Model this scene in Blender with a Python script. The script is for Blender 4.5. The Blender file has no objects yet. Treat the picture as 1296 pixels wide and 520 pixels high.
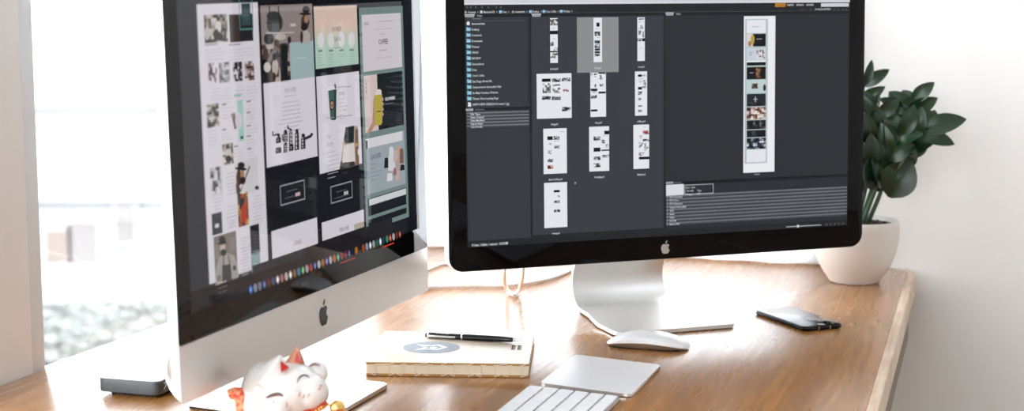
import bpy, bmesh, math, random
from mathutils import Vector, Matrix
random.seed(7)
PI = math.pi
DZ = 750.0                      # desk top above the floor, mm
C = bpy.context.scene.collection
sc = bpy.context.scene

# ------------------------------------------------------------------ camera, sky, exposure
CAM_F, CAM_H, CAM_T = 2115.6, 503.85, 0.138      # focal length (px of a 1296 wide frame), height over the desk (mm), pitch down
cam = bpy.data.cameras.new('camera'); cam.sensor_width = 36; cam.lens = CAM_F / 1296 * 36
cam.clip_start = .05; cam.clip_end = 300
cam.dof.use_dof = True; cam.dof.focus_distance = 2.18; cam.dof.aperture_fstop = 5.6
camo = bpy.data.objects.new('camera', cam); C.objects.link(camo)
camo.location = (0, 0, (CAM_H + DZ) / 1000); camo.rotation_euler = (PI / 2 - CAM_T, 0, 0)
sc.camera = camo
SKY = 7.0
world = bpy.data.worlds.new('overcast_sky'); sc.world = world; world.use_nodes = True
bg = world.node_tree.nodes['Background']; bg.inputs[0].default_value = (.91, .95, 1, 1); bg.inputs[1].default_value = SKY
sc.view_settings.view_transform = 'Standard'; sc.view_settings.look = 'None'
sc.view_settings.gamma = 1; sc.view_settings.use_curve_mapping = False
sc.view_settings.exposure = 0.0
facade_sun = bpy.data.lights.new('facade_sun', 'SUN'); facade_sun.energy = 5.5; facade_sun.angle = math.radians(3); facade_sun.color = (1, .98, .95)
suno = bpy.data.objects.new('facade_sun', facade_sun); C.objects.link(suno); suno.location = (8, -8, 12)
suno.rotation_euler = Vector((-.42, .72, -.55)).to_track_quat('-Z', 'Y').to_euler()      # added over the roof to brighten the houses across the street
cy = sc.cycles
cy.use_denoising = True
try: cy.denoiser = 'OPENIMAGEDENOISE'
except Exception: pass
cy.max_bounces = 8; cy.diffuse_bounces = 5; cy.glossy_bounces = 4; cy.transparent_max_bounces = 12
cy.sample_clamp_indirect = 6; cy.caustics_reflective = False; cy.caustics_refractive = False

def V(x, y, z=0): return Vector((x, y, z))
CF = V(0, math.cos(CAM_T), -math.sin(CAM_T)); CU = V(0, math.sin(CAM_T), math.cos(CAM_T))
def ray(x, y): return V(1, 0, 0) * (x - 648) / CAM_F - CU * (y - 260) / CAM_F + CF
def at(x, y, Y):                # point of the photograph at a known distance Y (mm)
    r = ray(x, y); return V(0, 0, CAM_H) + r * (Y / r.y)
def on(x, y, z=0):              # point of the photograph on a plane z above the desk (mm)
    r = ray(x, y); return V(0, 0, CAM_H) + r * ((z - CAM_H) / r.z)

# desk frame: Wd runs along the desk away from the camera, Nd to its right; the window wall is skewed by 5 degrees
Wd = V(math.cos(math.radians(74)), math.sin(math.radians(74))); Nd = V(Wd.y, -Wd.x)
Wl = V(math.cos(math.radians(69.1)), math.sin(math.radians(69.1))); Nl = V(Wl.y, -Wl.x)
LEFT = -1311.0; BACK = 2925.0; RIGHT = -112.0
def dk(n, w, z=0): return Nd * n + Wd * w + V(0, 0, z)
def lf(s, o=0, z=0): return Wl * s + Nl * (LEFT + o) + V(0, 0, z)      # o > 0 towards the room

# ------------------------------------------------------------------ object helpers
def link(name, bm, mats, parent=None, smooth=False, loc=None, rotz=0, recalc=True):
    """bm is in mm; loc (mm, z over the desk) places a top-level mesh"""
    if recalc: bmesh.ops.recalc_face_normals(bm, faces=bm.faces)
    bmesh.ops.scale(bm, vec=(.001,) * 3, verts=bm.verts)
    me = bpy.data.meshes.new(name); bm.to_mesh(me); bm.free()
    for m in (mats if isinstance(mats, (list, tuple)) else [mats]): me.materials.append(m)
    if smooth:
        me.polygons.foreach_set('use_smooth', [True] * len(me.polygons))
        try: me.set_sharp_from_angle(angle=math.radians(35))
        except Exception: pass
    o = bpy.data.objects.new(name, me); C.objects.link(o)
    if parent is not None: o.parent = parent
    else:
        l = loc if loc is not None else V(0, 0, 0)
        o.location = (l[0] / 1000, l[1] / 1000, (l[2] + DZ) / 1000); o.rotation_euler = (0, 0, rotz)
    return o
def tag(o, label, cat=None, group=None, kind=None):
    if label: o['label'] = label
    if cat: o['category'] = cat
    if group: o['group'] = group
    if kind: o['kind'] = kind
    return o
def thing(name, label, cat, loc, rotz=0, group=None):
    o = bpy.data.objects.new(name, None); C.objects.link(o); o.empty_display_size = .02
    o.location = (loc[0] / 1000, loc[1] / 1000, (loc[2] + DZ) / 1000); o.rotation_euler = (0, 0, rotz)
    return tag(o, label, cat, group)
def structure(name, bm, mats, parent=None, **k):
    o = link(name, bm, mats, parent, **k); o['kind'] = 'structure'; return o

def NB(): return bmesh.new()
def box(bm, x0, y0, z0, x1, y1, z1, M=None, mi=0, bevel=0):
    vs = [bm.verts.new((x, y, z)) for z in (z0, z1) for (x, y) in ((x0, y0), (x1, y0), (x1, y1), (x0, y1))]
    fs = [bm.faces.new([vs[i] for i in f]) for f in ((3, 2, 1, 0), (4, 5, 6, 7), (0, 1, 5, 4), (1, 2, 6, 5), (2, 3, 7, 6), (3, 0, 4, 7))]
    for f in fs: f.material_index = mi
    if bevel:
        es = list({e for f in fs for e in f.edges})
        r = bmesh.ops.bevel(bm, geom=es, offset=bevel, segments=2, affect='EDGES', profile=.5)
        vs = list({v for f in r['faces'] for v in f.verts} | {v for v in vs if v.is_valid})
    if M is not None:
        for v in vs: v.co = M @ v.co
    return vs
def frame_box(bm, f, a0, b0, z0, a1, b1, z1, mi=0):     # box in a skewed frame: f(a, b, z)
    vs = [bm.verts.new(f(a, b, z)) for z in (z0, z1) for (a, b) in ((a0, b0), (a1, b0), (a1, b1), (a0, b1))]
    for q in ((3, 2, 1, 0), (4, 5, 6, 7), (0, 1, 5, 4), (1, 2, 6, 5), (2, 3, 7, 6), (3, 0, 4, 7)):
        bm.faces.new([vs[i] for i in q]).material_index = mi
def rrect(w, h, r, n=5, cx=0, cy=0):                    # rounded rectangle outline, centred
    p = []
    for (sx, sy, a0) in ((1, 1, 0), (-1, 1, 90), (-1, -1, 180), (1, -1, 270)):
        for i in range(n + 1):
            a = math.radians(a0 + 90 * i / n)
            p.append((cx + sx * (w / 2 - r) + r * math.cos(a), cy + sy * (h / 2 - r) + r * math.sin(a)))
    return p
def loft(bm, rings, cap0=True, cap1=True, closed=True, mi=0):
    R = [[bm.verts.new(p) for p in ring] for ring in rings]
    n = len(R[0])
    for a, b in zip(R, R[1:]):
        for i in range(n if closed else n - 1):
            j = (i + 1) % n
            bm.faces.new((a[i], a[j], b[j], b[i])).material_index = mi
    if cap0: bm.faces.new(list(reversed(R[0]))).material_index = mi
    if cap1: bm.faces.new(R[-1]).material_index = mi
    return R
def prism(bm, pts, z0, z1, bevel=0, mi=0):              # vertical prism from outline, softened rims
    def ins(p, d):
        n = len(p); out = []
        for i in range(n):
            a, b, c = Vector(p[i - 1]), Vector(p[i]), Vector(p[(i + 1) % n])
            t1 = (b - a); t2 = (c - b)
            t1 = t1.normalized() if t1.length > 1e-9 else t2.normalized(); t2 = t2.normalized() if t2.length > 1e-9 else t1
            nn = Vector((-(t1.y + t2.y), t1.x + t2.x)); nn = nn.normalized() if nn.length else Vector((0, 0))
            out.append(b + nn * d / max(.5, nn.dot(Vector((-t1.y, t1.x)))))
        return out
    if bevel:
        q = ins(pts, bevel); h = ins(pts, bevel * .3)
        rings = [[(p[0], p[1], z0) for p in q], [(p[0], p[1], z0 + bevel * .3) for p in h], [(p[0], p[1], z0 + bevel) for p in pts],
                 [(p[0], p[1], z1 - bevel) for p in pts], [(p[0], p[1], z1 - bevel * .3) for p in h], [(p[0], p[1], z1) for p in q]]
    else: rings = [[(p[0], p[1], z0) for p in pts], [(p[0], p[1], z1) for p in pts]]
    return loft(bm, rings, mi=mi)
def smooth_path(pts, k=6):
    P = [Vector(p) for p in pts]; P = [P[0] * 2 - P[1]] + P + [P[-1] * 2 - P[-2]]; out = []
    for i in range(1, len(P) - 2):
        for j in range(k):
            t = j / k; a, b, c, d = P[i - 1:i + 3]
            out.append(.5 * ((2 * b) + (c - a) * t + (2 * a - 5 * b + 4 * c - d) * t * t + (3 * b - a - 3 * c + d) * t ** 3))
    out.append(P[-2]); return out
def tube(bm, pts, r, n=10, mi=0, cap=True):
    P = [Vector(p) for p in pts]; rings = []
    up = V(0, 0, 1)
    for i, p in enumerate(P):
        t = (P[min(i + 1, len(P) - 1)] - P[max(i - 1, 0)]).normalized()
        if i == 0: a = t.cross(up if abs(t.z) < .9 else V(1, 0, 0)).normalized()
        else: a = (a - t * a.dot(t)).normalized()
        b = t.cross(a); rr = r[i] if isinstance(r, (list, tuple)) else r
        rings.append([p + (a * math.cos(2 * PI * k / n) + b * math.sin(2 * PI * k / n)) * rr for k in range(n)])
    loft(bm, rings, cap, cap, mi=mi)
def lathe(bm, prof, n=48, M=None, mi=0):                # prof: (radius, z)
    rings = [[V(r * math.cos(2 * PI * k / n), r * math.sin(2 * PI * k / n), z) for k in range(n)] for r, z in prof]
    if M is not None: rings = [[M @ p for p in r] for r in rings]
    loft(bm, rings, mi=mi)
def ellipsoid(bm, c, r, M=None, u=20, v=12):
    rot = M if M is not None else Matrix.Identity(3)
    vs = bmesh.ops.create_uvsphere(bm, u_segments=u, v_segments=v, radius=1)['verts']
    for w in vs: w.co = Vector(c) + rot @ Vector((w.co.x * r[0], w.co.y * r[1], w.co.z * r[2]))
def fuse(name, bm, mat, parent, voxel, loc=None, smooth_it=6):      # several swellings fused into one continuous skin
    o = link(name, bm, mat, parent, loc=loc)
    m = o.modifiers.new('r', 'REMESH'); m.mode = 'VOXEL'; m.voxel_size = voxel / 1000; m.use_smooth_shade = True
    s = o.modifiers.new('s', 'SMOOTH'); s.factor = .5; s.iterations = smooth_it
    return o

# ------------------------------------------------------------------ materials
def srgb(r, g, b): return tuple(((c / 255) / 12.92 if c <= 10 else ((c / 255 + .055) / 1.055) ** 2.4) for c in (r, g, b))
def mat(name, col, rough=.5, metal=0, spec=.5, coat=0, coat_rough=.03, ior=1.5, bump=None):
    m = bpy.data.materials.new(name); m.use_nodes = True; t = m.node_tree; b = t.nodes['Principled BSDF']
    if len(col) == 3 and max(col) > 1: col = srgb(*col)
    b.inputs['Base Color'].default_value = (*col[:3], 1); b.inputs['Roughness'].default_value = rough
    b.inputs['Metallic'].default_value = metal; b.inputs['Specular IOR Level'].default_value = spec; b.inputs['IOR'].default_value = ior
    b.inputs['Coat Weight'].default_value = coat; b.inputs['Coat Roughness'].default_value = coat_rough
    if bump:                                            # (scale, strength) fine surface texture
        tc = t.nodes.new('ShaderNodeTexCoord'); n = t.nodes.new('ShaderNodeTexNoise'); bp = t.nodes.new('ShaderNodeBump')
        n.inputs['Scale'].default_value = bump[0]; n.inputs['Detail'].default_value = 4
        bp.inputs['Strength'].default_value = bump[1]; bp.inputs['Distance'].default_value = .002
        t.links.new(tc.outputs['Object'], n.inputs['Vector']); t.links.new(n.outputs['Fac'], bp.inputs['Height']); t.links.new(bp.outputs[0], b.inputs['Normal'])
    return m
def noise_color(m, c1, c2, scale, stretch=(1, 1, 1), rot=0, detail=6, lo=.35, hi=.65, dist=0):
    t = m.node_tree; b = t.nodes['Principled BSDF']
    tc = t.nodes.new('ShaderNodeTexCoord'); mp = t.nodes.new('ShaderNodeMapping'); n = t.nodes.new('ShaderNodeTexNoise'); r = t.nodes.new('ShaderNodeValToRGB')
    mr = t.nodes.new('ShaderNodeMapping'); mr.inputs['Rotation'].default_value = (0, 0, rot)
    mp.inputs['Scale'].default_value = stretch
    n.inputs['Scale'].default_value = scale; n.inputs['Detail'].default_value = detail; n.inputs['Distortion'].default_value = dist
    r.color_ramp.elements[0].position = lo; r.color_ramp.elements[1].position = hi
    r.color_ramp.elements[0].color = (*srgb(*c1), 1); r.color_ramp.elements[1].color = (*srgb(*c2), 1)
    t.links.new(tc.outputs['Object'], mr.inputs['Vector']); t.links.new(mr.outputs[0], mp.inputs['Vector'])
    t.links.new(mp.outputs[0], n.inputs['Vector']); t.links.new(n.outputs['Fac'], r.inputs['Fac']); t.links.new(r.outputs[0], b.inputs['Base Color'])
    return n
M_wall = mat('wall_paint', (240, 239, 238), .85, bump=(60, .05))
M_ceil = mat('ceiling_paint', (235, 235, 233), .9)
M_floor = mat('floor_boards', (150, 120, 90), .45); noise_color(M_floor, (158, 130, 104), (184, 156, 126), 3, (1, 12, 1), 0)
M_frame = mat('window_paint', (220, 224, 228), .4)
M_wood = mat('varnished_oak', (190, 130, 78), .3, spec=.5, coat=.85, coat_rough=.24)
def wood_nodes(m, cA, cB, cC, rot):
    t = m.node_tree; L = t.links.new; b = t.nodes['Principled BSDF']
    tc = t.nodes.new('ShaderNodeTexCoord'); mr = t.nodes.new('ShaderNodeMapping'); mr.inputs['Rotation'].default_value = (0, 0, rot)
    L(tc.outputs['Object'], mr.inputs['Vector'])
    def nz(sx, sy, scale, detail, dist, lo, hi):
        mp = t.nodes.new('ShaderNodeMapping'); mp.inputs['Scale'].default_value = (sx, sy, 1); L(mr.outputs[0], mp.inputs['Vector'])
        n = t.nodes.new('ShaderNodeTexNoise'); n.inputs['Scale'].default_value = scale; n.inputs['Detail'].default_value = detail; n.inputs['Distortion'].default_value = dist
        L(mp.outputs[0], n.inputs['Vector']); q = t.nodes.new('ShaderNodeMapRange'); q.inputs['From Min'].default_value = lo; q.inputs['From Max'].default_value = hi
        L(n.outputs['Fac'], q.inputs['Value']); return q.outputs[0]
    big = nz(.6, 3.5, 2.2, 3, 1.2, .3, .7); fine = nz(3, 60, 4, 5, .4, .3, .7); mid = nz(1.2, 16, 3, 4, 1.6, .42, .62)
    def mix(f, a, c, mode='MIX'):
        x = t.nodes.new('ShaderNodeMix'); x.data_type = 'RGBA'; x.blend_type = mode
        if isinstance(f, float): x.inputs['Factor'].default_value = f
        else: L(f, x.inputs['Factor'])
        for s, val in ((6, a), (7, c)):
            if isinstance(val, tuple): x.inputs[s].default_value = (*val, 1)
            else: L(val, x.inputs[s])
        return x.outputs[2]
    c = mix(big, srgb(*cA), srgb(*cB)); c2 = mix(mid, c, srgb(*cC)); c3 = mix(.35, c, c2)
    g = t.nodes.new('ShaderNodeMapRange'); g.inputs['To Min'].default_value = .9; g.inputs['To Max'].default_value = 1.06; L(fine, g.inputs['Value'])
    cc = t.nodes.new('ShaderNodeCombineColor')
    for i in range(3): L(g.outputs[0], cc.inputs[i])
    c4 = mix(1.0, c3, cc.outputs[0], 'MULTIPLY'); L(c4, b.inputs['Base Color'])
    rr = t.nodes.new('ShaderNodeMapRange'); rr.inputs['To Min'].default_value = .26; rr.inputs['To Max'].default_value = .32; L(mid, rr.inputs['Value']); L(rr.outputs[0], b.inputs['Roughness'])
    bp = t.nodes.new('ShaderNodeBump'); bp.inputs['Strength'].default_value = 0
wood_nodes(M_wood, (182, 126, 66), (158, 105, 50), (108, 68, 32), math.radians(-74))
M_band = mat('edge_band_wood', (200, 172, 146), .45); noise_color(M_band, (196, 168, 142), (226, 204, 182), 14, (1, 8, 1), math.radians(-74), 6, .3, .6)
M_leg = mat('desk_leg_paint', (225, 224, 220), .5)
M_alu = mat('brushed_aluminium', (.74, .73, .71), .46, 1)
M_alu2 = mat('satin_aluminium', (.80, .80, .80), .3, 1)
M_glass = mat('black_bezel_glass', (.002, .002, .003), .03, spec=.3)
M_glass2 = mat('coated_bezel_glass', (.002, .002, .003), .03, spec=.16)
M_black = mat('black_plastic', (22, 22, 24), .4)
M_rubber = mat('dark_rubber', (30, 28, 27), .7)
M_white = mat('white_plastic', (238, 238, 240), .25)
M_key = mat('white_keycap', (240, 240, 243), .45)
M_tglass = mat('white_glass', (236, 236, 240), .25)
M_cable = mat('white_cable', (252, 252, 252), .4)
M_logo = mat('black_logo', (8, 9, 12), .12)
M_silver_logo = mat('grey_logo', (176, 172, 168), .35, .3)
M_pane = None
def pane_material():
    m = bpy.data.materials.new('window_glass'); m.use_nodes = True; t = m.node_tree; t.nodes.clear()
    o = t.nodes.new('ShaderNodeOutputMaterial'); mx = t.nodes.new('ShaderNodeMixShader'); tr = t.nodes.new('ShaderNodeBsdfTransparent'); g = t.nodes.new('ShaderNodeBsdfGlossy')
    lw = t.nodes.new('ShaderNodeLayerWeight'); lw.inputs[0].default_value = .15; fr = t.nodes.new('ShaderNodeMath'); fr.operation = 'MULTIPLY'; fr.inputs[1].default_value = .35; t.links.new(lw.outputs['Facing'], fr.inputs[0]); g.inputs['Roughness'].default_value = .02
    tr.inputs[0].default_value = (.98, .985, .985, 1)
    t.links.new(fr.outputs[0], mx.inputs[0]); t.links.new(tr.outputs[0], mx.inputs[1]); t.links.new(g.outputs[0], mx.inputs[2]); t.links.new(mx.outputs[0], o.inputs[0]); return m
M_pane = pane_material()
def screen_material(spec):
    m = bpy.data.materials.new('lit_screen'); m.use_nodes = True; t = m.node_tree; b = t.nodes['Principled BSDF']
    a = t.nodes.new('ShaderNodeAttribute'); a.attribute_name = 'Col'
    b.inputs['Base Color'].default_value = (.002, .002, .003, 1); b.inputs['Roughness'].default_value = .03; b.inputs['Specular IOR Level'].default_value = spec
    t.links.new(a.outputs['Color'], b.inputs['Emission Color']); b.inputs['Emission Strength'].default_value = 1; return m
M_screen = screen_material(.16); M_screen2 = screen_material(.3)

# ------------------------------------------------------------------ the room
ZF, ZC = -DZ, 1950.0
def wall_boxes(f, a0, a1, b0, b1, holes):
    bm = NB(); a = a0
    for (h0, h1, z0, z1) in holes:
        frame_box(bm, f, a, b0, ZF, h0, b1, ZC)
        frame_box(bm, f, h0, b0, ZF, h1, b1, z0); frame_box(bm, f, h0, b0, z1, h1, b1, ZC); a = h1
    frame_box(bm, f, a, b0, ZF, a1, b1, ZC); return bm
S1, S2, ZS, ZT = 1724.0, 2745.0, -30.0, 1700.0         # the window beside the desk
structure('wall_left', wall_boxes(lf, -2000, 2880, -75, 0, [(-500, 1560, ZS, ZT), (S1, S2, ZS, ZT)]), M_wall)
B0, B1, BZ0, BZ1 = -1030.0, -285.0, 14.0, 1700.0
fb = lambda a, b, z: dk(a, BACK + b, z)
structure('wall_back', wall_boxes(fb, -1330, 2700, 0, 60, [(B0, B1, BZ0, BZ1)]), M_wall)
bm = NB(); frame_box(bm, dk, 2700, -1500, ZF, 2900, BACK + 200, ZC); structure('wall_right', bm, M_wall)
ff = lambda a, b, z: dk(a, -1500 + b, z)
structure('wall_front', wall_boxes(ff, -1480, 2900, -120, 0, [(-1250, -100, 0, 1750)]), M_wall)
def slab(z0, z1):
    bm = NB(); P = [lf(-1950, -120), dk(2880, -1610), dk(2880, BACK + 55), lf(2870, -120)]
    loft(bm, [[p + V(0, 0, z0) for p in P], [p + V(0, 0, z1) for p in P]]); return bm
structure('floor', slab(ZF - 60, ZF), M_floor); structure('ceiling', slab(ZC, ZC + 60), M_ceil)
def window(name, f, a0, a1, z0, z1, o0, o1, st, n=1, low=10):
    bm = NB()
    frame_box(bm, f, a0, o0, z0, a0 + st, o1, z1); frame_box(bm, f, a1 - st, o0, z0, a1, o1, z1)
    frame_box(bm, f, a0 + st, o0, z0, a1 - st, o1, z0 + low); frame_box(bm, f, a0 + st, o0, z1 - st, a1 - st, o1, z1)
    for k in range(1, n):
        m = a0 + (a1 - a0) * k / n; frame_box(bm, f, m - 18, o0, z0 + low, m + 18, o1, z1 - st)
    w = structure(name, bm, M_frame)
    bm = NB(); md = (o0 + o1) / 2; frame_box(bm, f, a0 + st, md - 2, z0 + low, a1 - st, md + 2, z1 - st)
    g = link('glass_pane', bm, M_pane, w); g.location = (0, 0, 0)
    return w
window('window_1', lf, S1, S2, ZS, ZT, -62, -3, 29, 1, 10)
window('window_fill_side', lf, -500, 1560, ZS, ZT, -62, -3, 45, 2, 45)  # unseen opening nearer the camera, added to light the front of the desk
window('window_fill_front', ff, -1250, -100, 0, 1750, -80, -20, 45, 1, 45)  # unseen opening behind the camera, added as fill light for the room
window('window_3', fb, B0, B1, BZ0, BZ1, 8, 40, 18, 1, 8)
# white casing around the back window
bm = NB()
for q in ((B1, BZ0 - 10, B1 + 50, BZ1 + 60),): frame_box(bm, fb, q[0], -14, q[1], q[2], 0, q[3])
frame_box(bm, fb, B0, -14, BZ1, B1, 0, BZ1 + 60); frame_box(bm, fb, B0, -6, BZ0 - 10, B1, 0, BZ0)
structure('trim_1', bm, M_frame)
# sheer white curtain over the back window
M_sheer = bpy.data.materials.new('sheer_curtain'); M_sheer.use_nodes = True; t = M_sheer.node_tree; t.nodes.clear()
o_ = t.nodes.new('ShaderNodeOutputMaterial'); a1_ = t.nodes.new('ShaderNodeBsdfTranslucent'); a2_ = t.nodes.new('ShaderNodeBsdfDiffuse'); m_ = t.nodes.new('ShaderNodeMixShader'); m_.inputs[0].default_value = .2
a1_.inputs[0].default_value = (.84, .86, .88, 1); a2_.inputs[0].default_value = (.9, .9, .9, 1)
t.links.new(a1_.outputs[0], m_.inputs[1]); t.links.new(a2_.outputs[0], m_.inputs[2]); m2_ = t.nodes.new('ShaderNodeMixShader'); m2_.inputs[0].default_value = .04; tr_ = t.nodes.new('ShaderNodeBsdfTransparent')
t.links.new(m_.outputs[0], m2_.inputs[1]); t.links.new(tr_.outputs[0], m2_.inputs[2]); t.links.new(m2_.outputs[0], o_.inputs[0])
bm = NB(); cols_ = []; n_ = 260
for i in range(n_ + 1):
    u = -1058 + (B1 + 18 + 1058) * i / n_; w_ = -26 + 5 * math.sin(u / 17) + 3 * math.sin(u / 41 + 1)
    cols_.append([bm.verts.new(fb(u, w_, z)) for z in (3, 600, 1200, 1790)])
for a, b in zip(cols_, cols_[1:]):
    for j in range(3): bm.faces.new((a[j], b[j], b[j + 1], a[j + 1]))
cur = link('curtain', bm, M_sheer, smooth=True); tag(cur, 'sheer white curtain hanging to the desk top behind the two screens', 'curtain')
# daylight enters through the window openings (portals guide the sky light)
def portal(f, a0, a1, z0, z1, o, inward):
    l = bpy.data.lights.new('window_daylight', 'AREA'); l.shape = 'RECTANGLE'; l.cycles.is_portal = True
    c = (f(a0, o, z0) + f(a1, o, z1)) / 2; l.size = (f(a1, o, 0) - f(a0, o, 0)).length / 1000; l.size_y = (z1 - z0) / 1000
    ob = bpy.data.objects.new('window_daylight', l); C.objects.link(ob)
    ob.location = (c.x / 1000, c.y / 1000, (c.z + DZ) / 1000)
    ob.rotation_euler = inward.to_track_quat('-Z', 'Z').to_euler()
portal(lf, S1, S2, ZS, ZT, -85, Nl); portal(lf, -500, 1560, ZS, ZT, -85, Nl); portal(fb, B0, B1, BZ0, BZ1, 70, -Wd); portal(ff, -1250, -100, 0, 1750, -130, Wd)

# ------------------------------------------------------------------ the street outside
M_fac = mat('pale_stucco', (150, 150, 150), .9); M_fwin = mat('far_window_glass', (116, 112, 112), .6, spec=.2)
M_fshut = mat('far_window_tan', (116, 106, 100), .6, spec=.2); M_green = mat('pale_foliage', (128, 140, 128), .9); noise_color(M_green, (112, 118, 116), (124, 128, 126), .35)
M_road = mat('street_asphalt', (165, 168, 168), .9)
YF = 40000.0
fac = thing('apartment_building', 'overexposed white building with arched and square windows seen through the window beside the desk', 'building', V(-10000, YF, -12000))
FO = V(-10000, YF, -12000)
bm = NB(); box(bm, -9000, 0, -3000, 2400, 6000, 18000); link('facade_wall', bm, M_fac, fac)
def fwin(x0, y0, x1, y1, m, arch=False):
    a = at(x0, y1, YF) - FO; b = at(x1, y0, YF) - FO; w = b.x - a.x; cxx = (a.x + b.x) / 2
    def shape(g, top):
        p = [(cxx - w / 2 - g, a.z - g), (cxx + w / 2 + g, a.z - g)]
        if arch:
            for i in range(13):
                t = PI * i / 12; p.append((cxx + (w / 2 + g) * math.cos(t), b.z - w / 2 + (w / 2 + g) * math.sin(t)))
        else: p += [(cxx + w / 2 + g, b.z + g), (cxx - w / 2 - g, b.z + g)]
        return p
    bm = NB(); loft(bm, [[(p[0], -160, p[1]) for p in shape(110, 0)], [(p[0], 0, p[1]) for p in shape(110, 0)]])
    fr = link('window_surround', bm, M_fac, fac)
    bm = NB(); loft(bm, [[(p[0], -200, p[1]) for p in shape(0, 0)], [(p[0], -150, p[1]) for p in shape(0, 0)]]); link('window_glazing', bm, m, fr)
fwin(56, 36, 93, 106, M_fwin, True); fwin(60, 166, 100, 221, M_fwin); fwin(146, 156, 168, 202, M_fwin)
fwin(62, 290, 88, 338, M_fshut); fwin(94, 280, 124, 336, M_fwin); fwin(150, 258, 171, 304, M_fwin)
fwin(-30, 170, 10, 222, M_fwin); fwin(196, 150, 222, 200, M_fwin); fwin(150, 40, 172, 95, M_fwin, True)
bm = NB()
for y in (128, 246): 
    z = (at(60, y, YF) - FO).z; box(bm, -9000, -350, z - 120, 2400, 0, z + 120)
link('ledge', bm, M_fac, fac)
p0 = at(90, 350, 34000)
bm = NB(); box(bm, -6000, -1500, -600, 4200, 1500, 0); link('canopy_roof', bm, M_fac, None, loc=p0)
o = bpy.data.objects['canopy_roof']; tag(o, 'long white flat roof of a low block below the building outside the window', 'roof')
# blurred greenery along the street
bm = NB()
box(bm, -5200, 1200, -7000, 4600, 2600, (at(120, 404, 26000) - at(120, 470, 26000)).z)
for i in range(1500):
    q = at(random.uniform(-60, 330), random.uniform(396, 520), 26000) - at(120, 470, 26000) + V(0, random.uniform(1000, 1260), 0); r_ = random.uniform(70, 150)
    w_ = [bm.verts.new(q + V(*d_) * r_) for d_ in ((1.4, 0, 0), (0, 1, 0), (-1.4, 0, 0), (0, -1, 0), (0, 0, .9), (0, 0, -.9))]
    for a_ in range(4):
        bm.faces.new((w_[a_], w_[(a_ + 1) % 4], w_[4])); bm.faces.new((w_[(a_ + 1) % 4], w_[a_], w_[5]))
hedge = link('street_hedge', bm, M_green, loc=at(120, 470, 26000), smooth=True); tag(hedge, 'blurred grey-green foliage low outside the window beside the desk', 'foliage', kind='stuff')
bm = NB(); box(bm, -60000, -5000, -12600, 60000, 90000, -12400); structure('street_ground', bm, M_road)

# ------------------------------------------------------------------ the desk
desk = thing('desk', 'long varnished oak desk with rounded back corner under the two monitors', 'desk', V(0, 0, 0))
bm = NB()
W0 = 1150.0; TB_, TR = 38.0, RIGHT - 14
def seg(n, w): q = dk(n, w); return (q.x, q.y)
sL0 = (Wd.dot(lf(0, 0)) ); k = Wl.dot(Wd)
def left_at(w, gap=2): s = (w - Wd.dot(Nl * (LEFT + gap))) / Wl.dot(Wd); q = lf(s, gap); return (q.x, q.y)
out = [seg(TR, W0)]
for i in range(9):
    a = PI / 2 * i / 8; out.append(seg(TR - 42 + 42 * math.cos(a), BACK - 8 - 42 + 42 * math.sin(a)))
out += [left_at(BACK - 8), left_at(W0)]
prism(bm, out, -TB_, 0, .4); link('tabletop', bm, M_wood, desk, smooth=True)
bm = NB()
inner = [dk(TR + .3, W0)] + [dk(TR - 42 + 42.3 * math.cos(PI / 2 * i / 8), BACK - 50 + 42.3 * math.sin(PI / 2 * i / 8)) for i in range(9)][:7]
rings = []
for i, p in enumerate(inner):
    t = (inner[min(i + 1, len(inner) - 1)] - inner[max(i - 1, 0)]).normalized(); nn = V(t.y, -t.x)
    wd = 13.5 if i < 5 else 13.5 - 3 * (i - 4)
    rings.append([p + V(0, 0, -TB_), p + V(0, 0, -.2), p + nn * (wd - 3) + V(0, 0, -.2), p + nn * (wd - 1) + V(0, 0, -1.2), p + nn * wd + V(0, 0, -3.5), p + nn * wd + V(0, 0, -TB_)])
loft(bm, rings); o = link('edge_band', bm, M_band, desk, smooth=True); o['label'] = 'pale worn plywood edge'
bm = NB(); frame_box(bm, dk, -1010, W0 + 60, -110, -120, BACK - 70, -TB_); link('apron', bm, mat('apron_paint', (128, 118, 104), .6), desk)
for (n, w) in ((-260, W0 + 80), (-260, BACK - 130), (-1010, W0 + 80), (-985, BACK - 160)):
    bm = NB(); q = [dk(n + dx, w + dy) for dx, dy in ((-30, -30), (30, -30), (30, 30), (-30, 30))]
    loft(bm, [[c + V(0, 0, ZF) for c in q], [c + V(0, 0, -TB_) for c in q]]); link('leg', bm, M_leg, desk)

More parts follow.
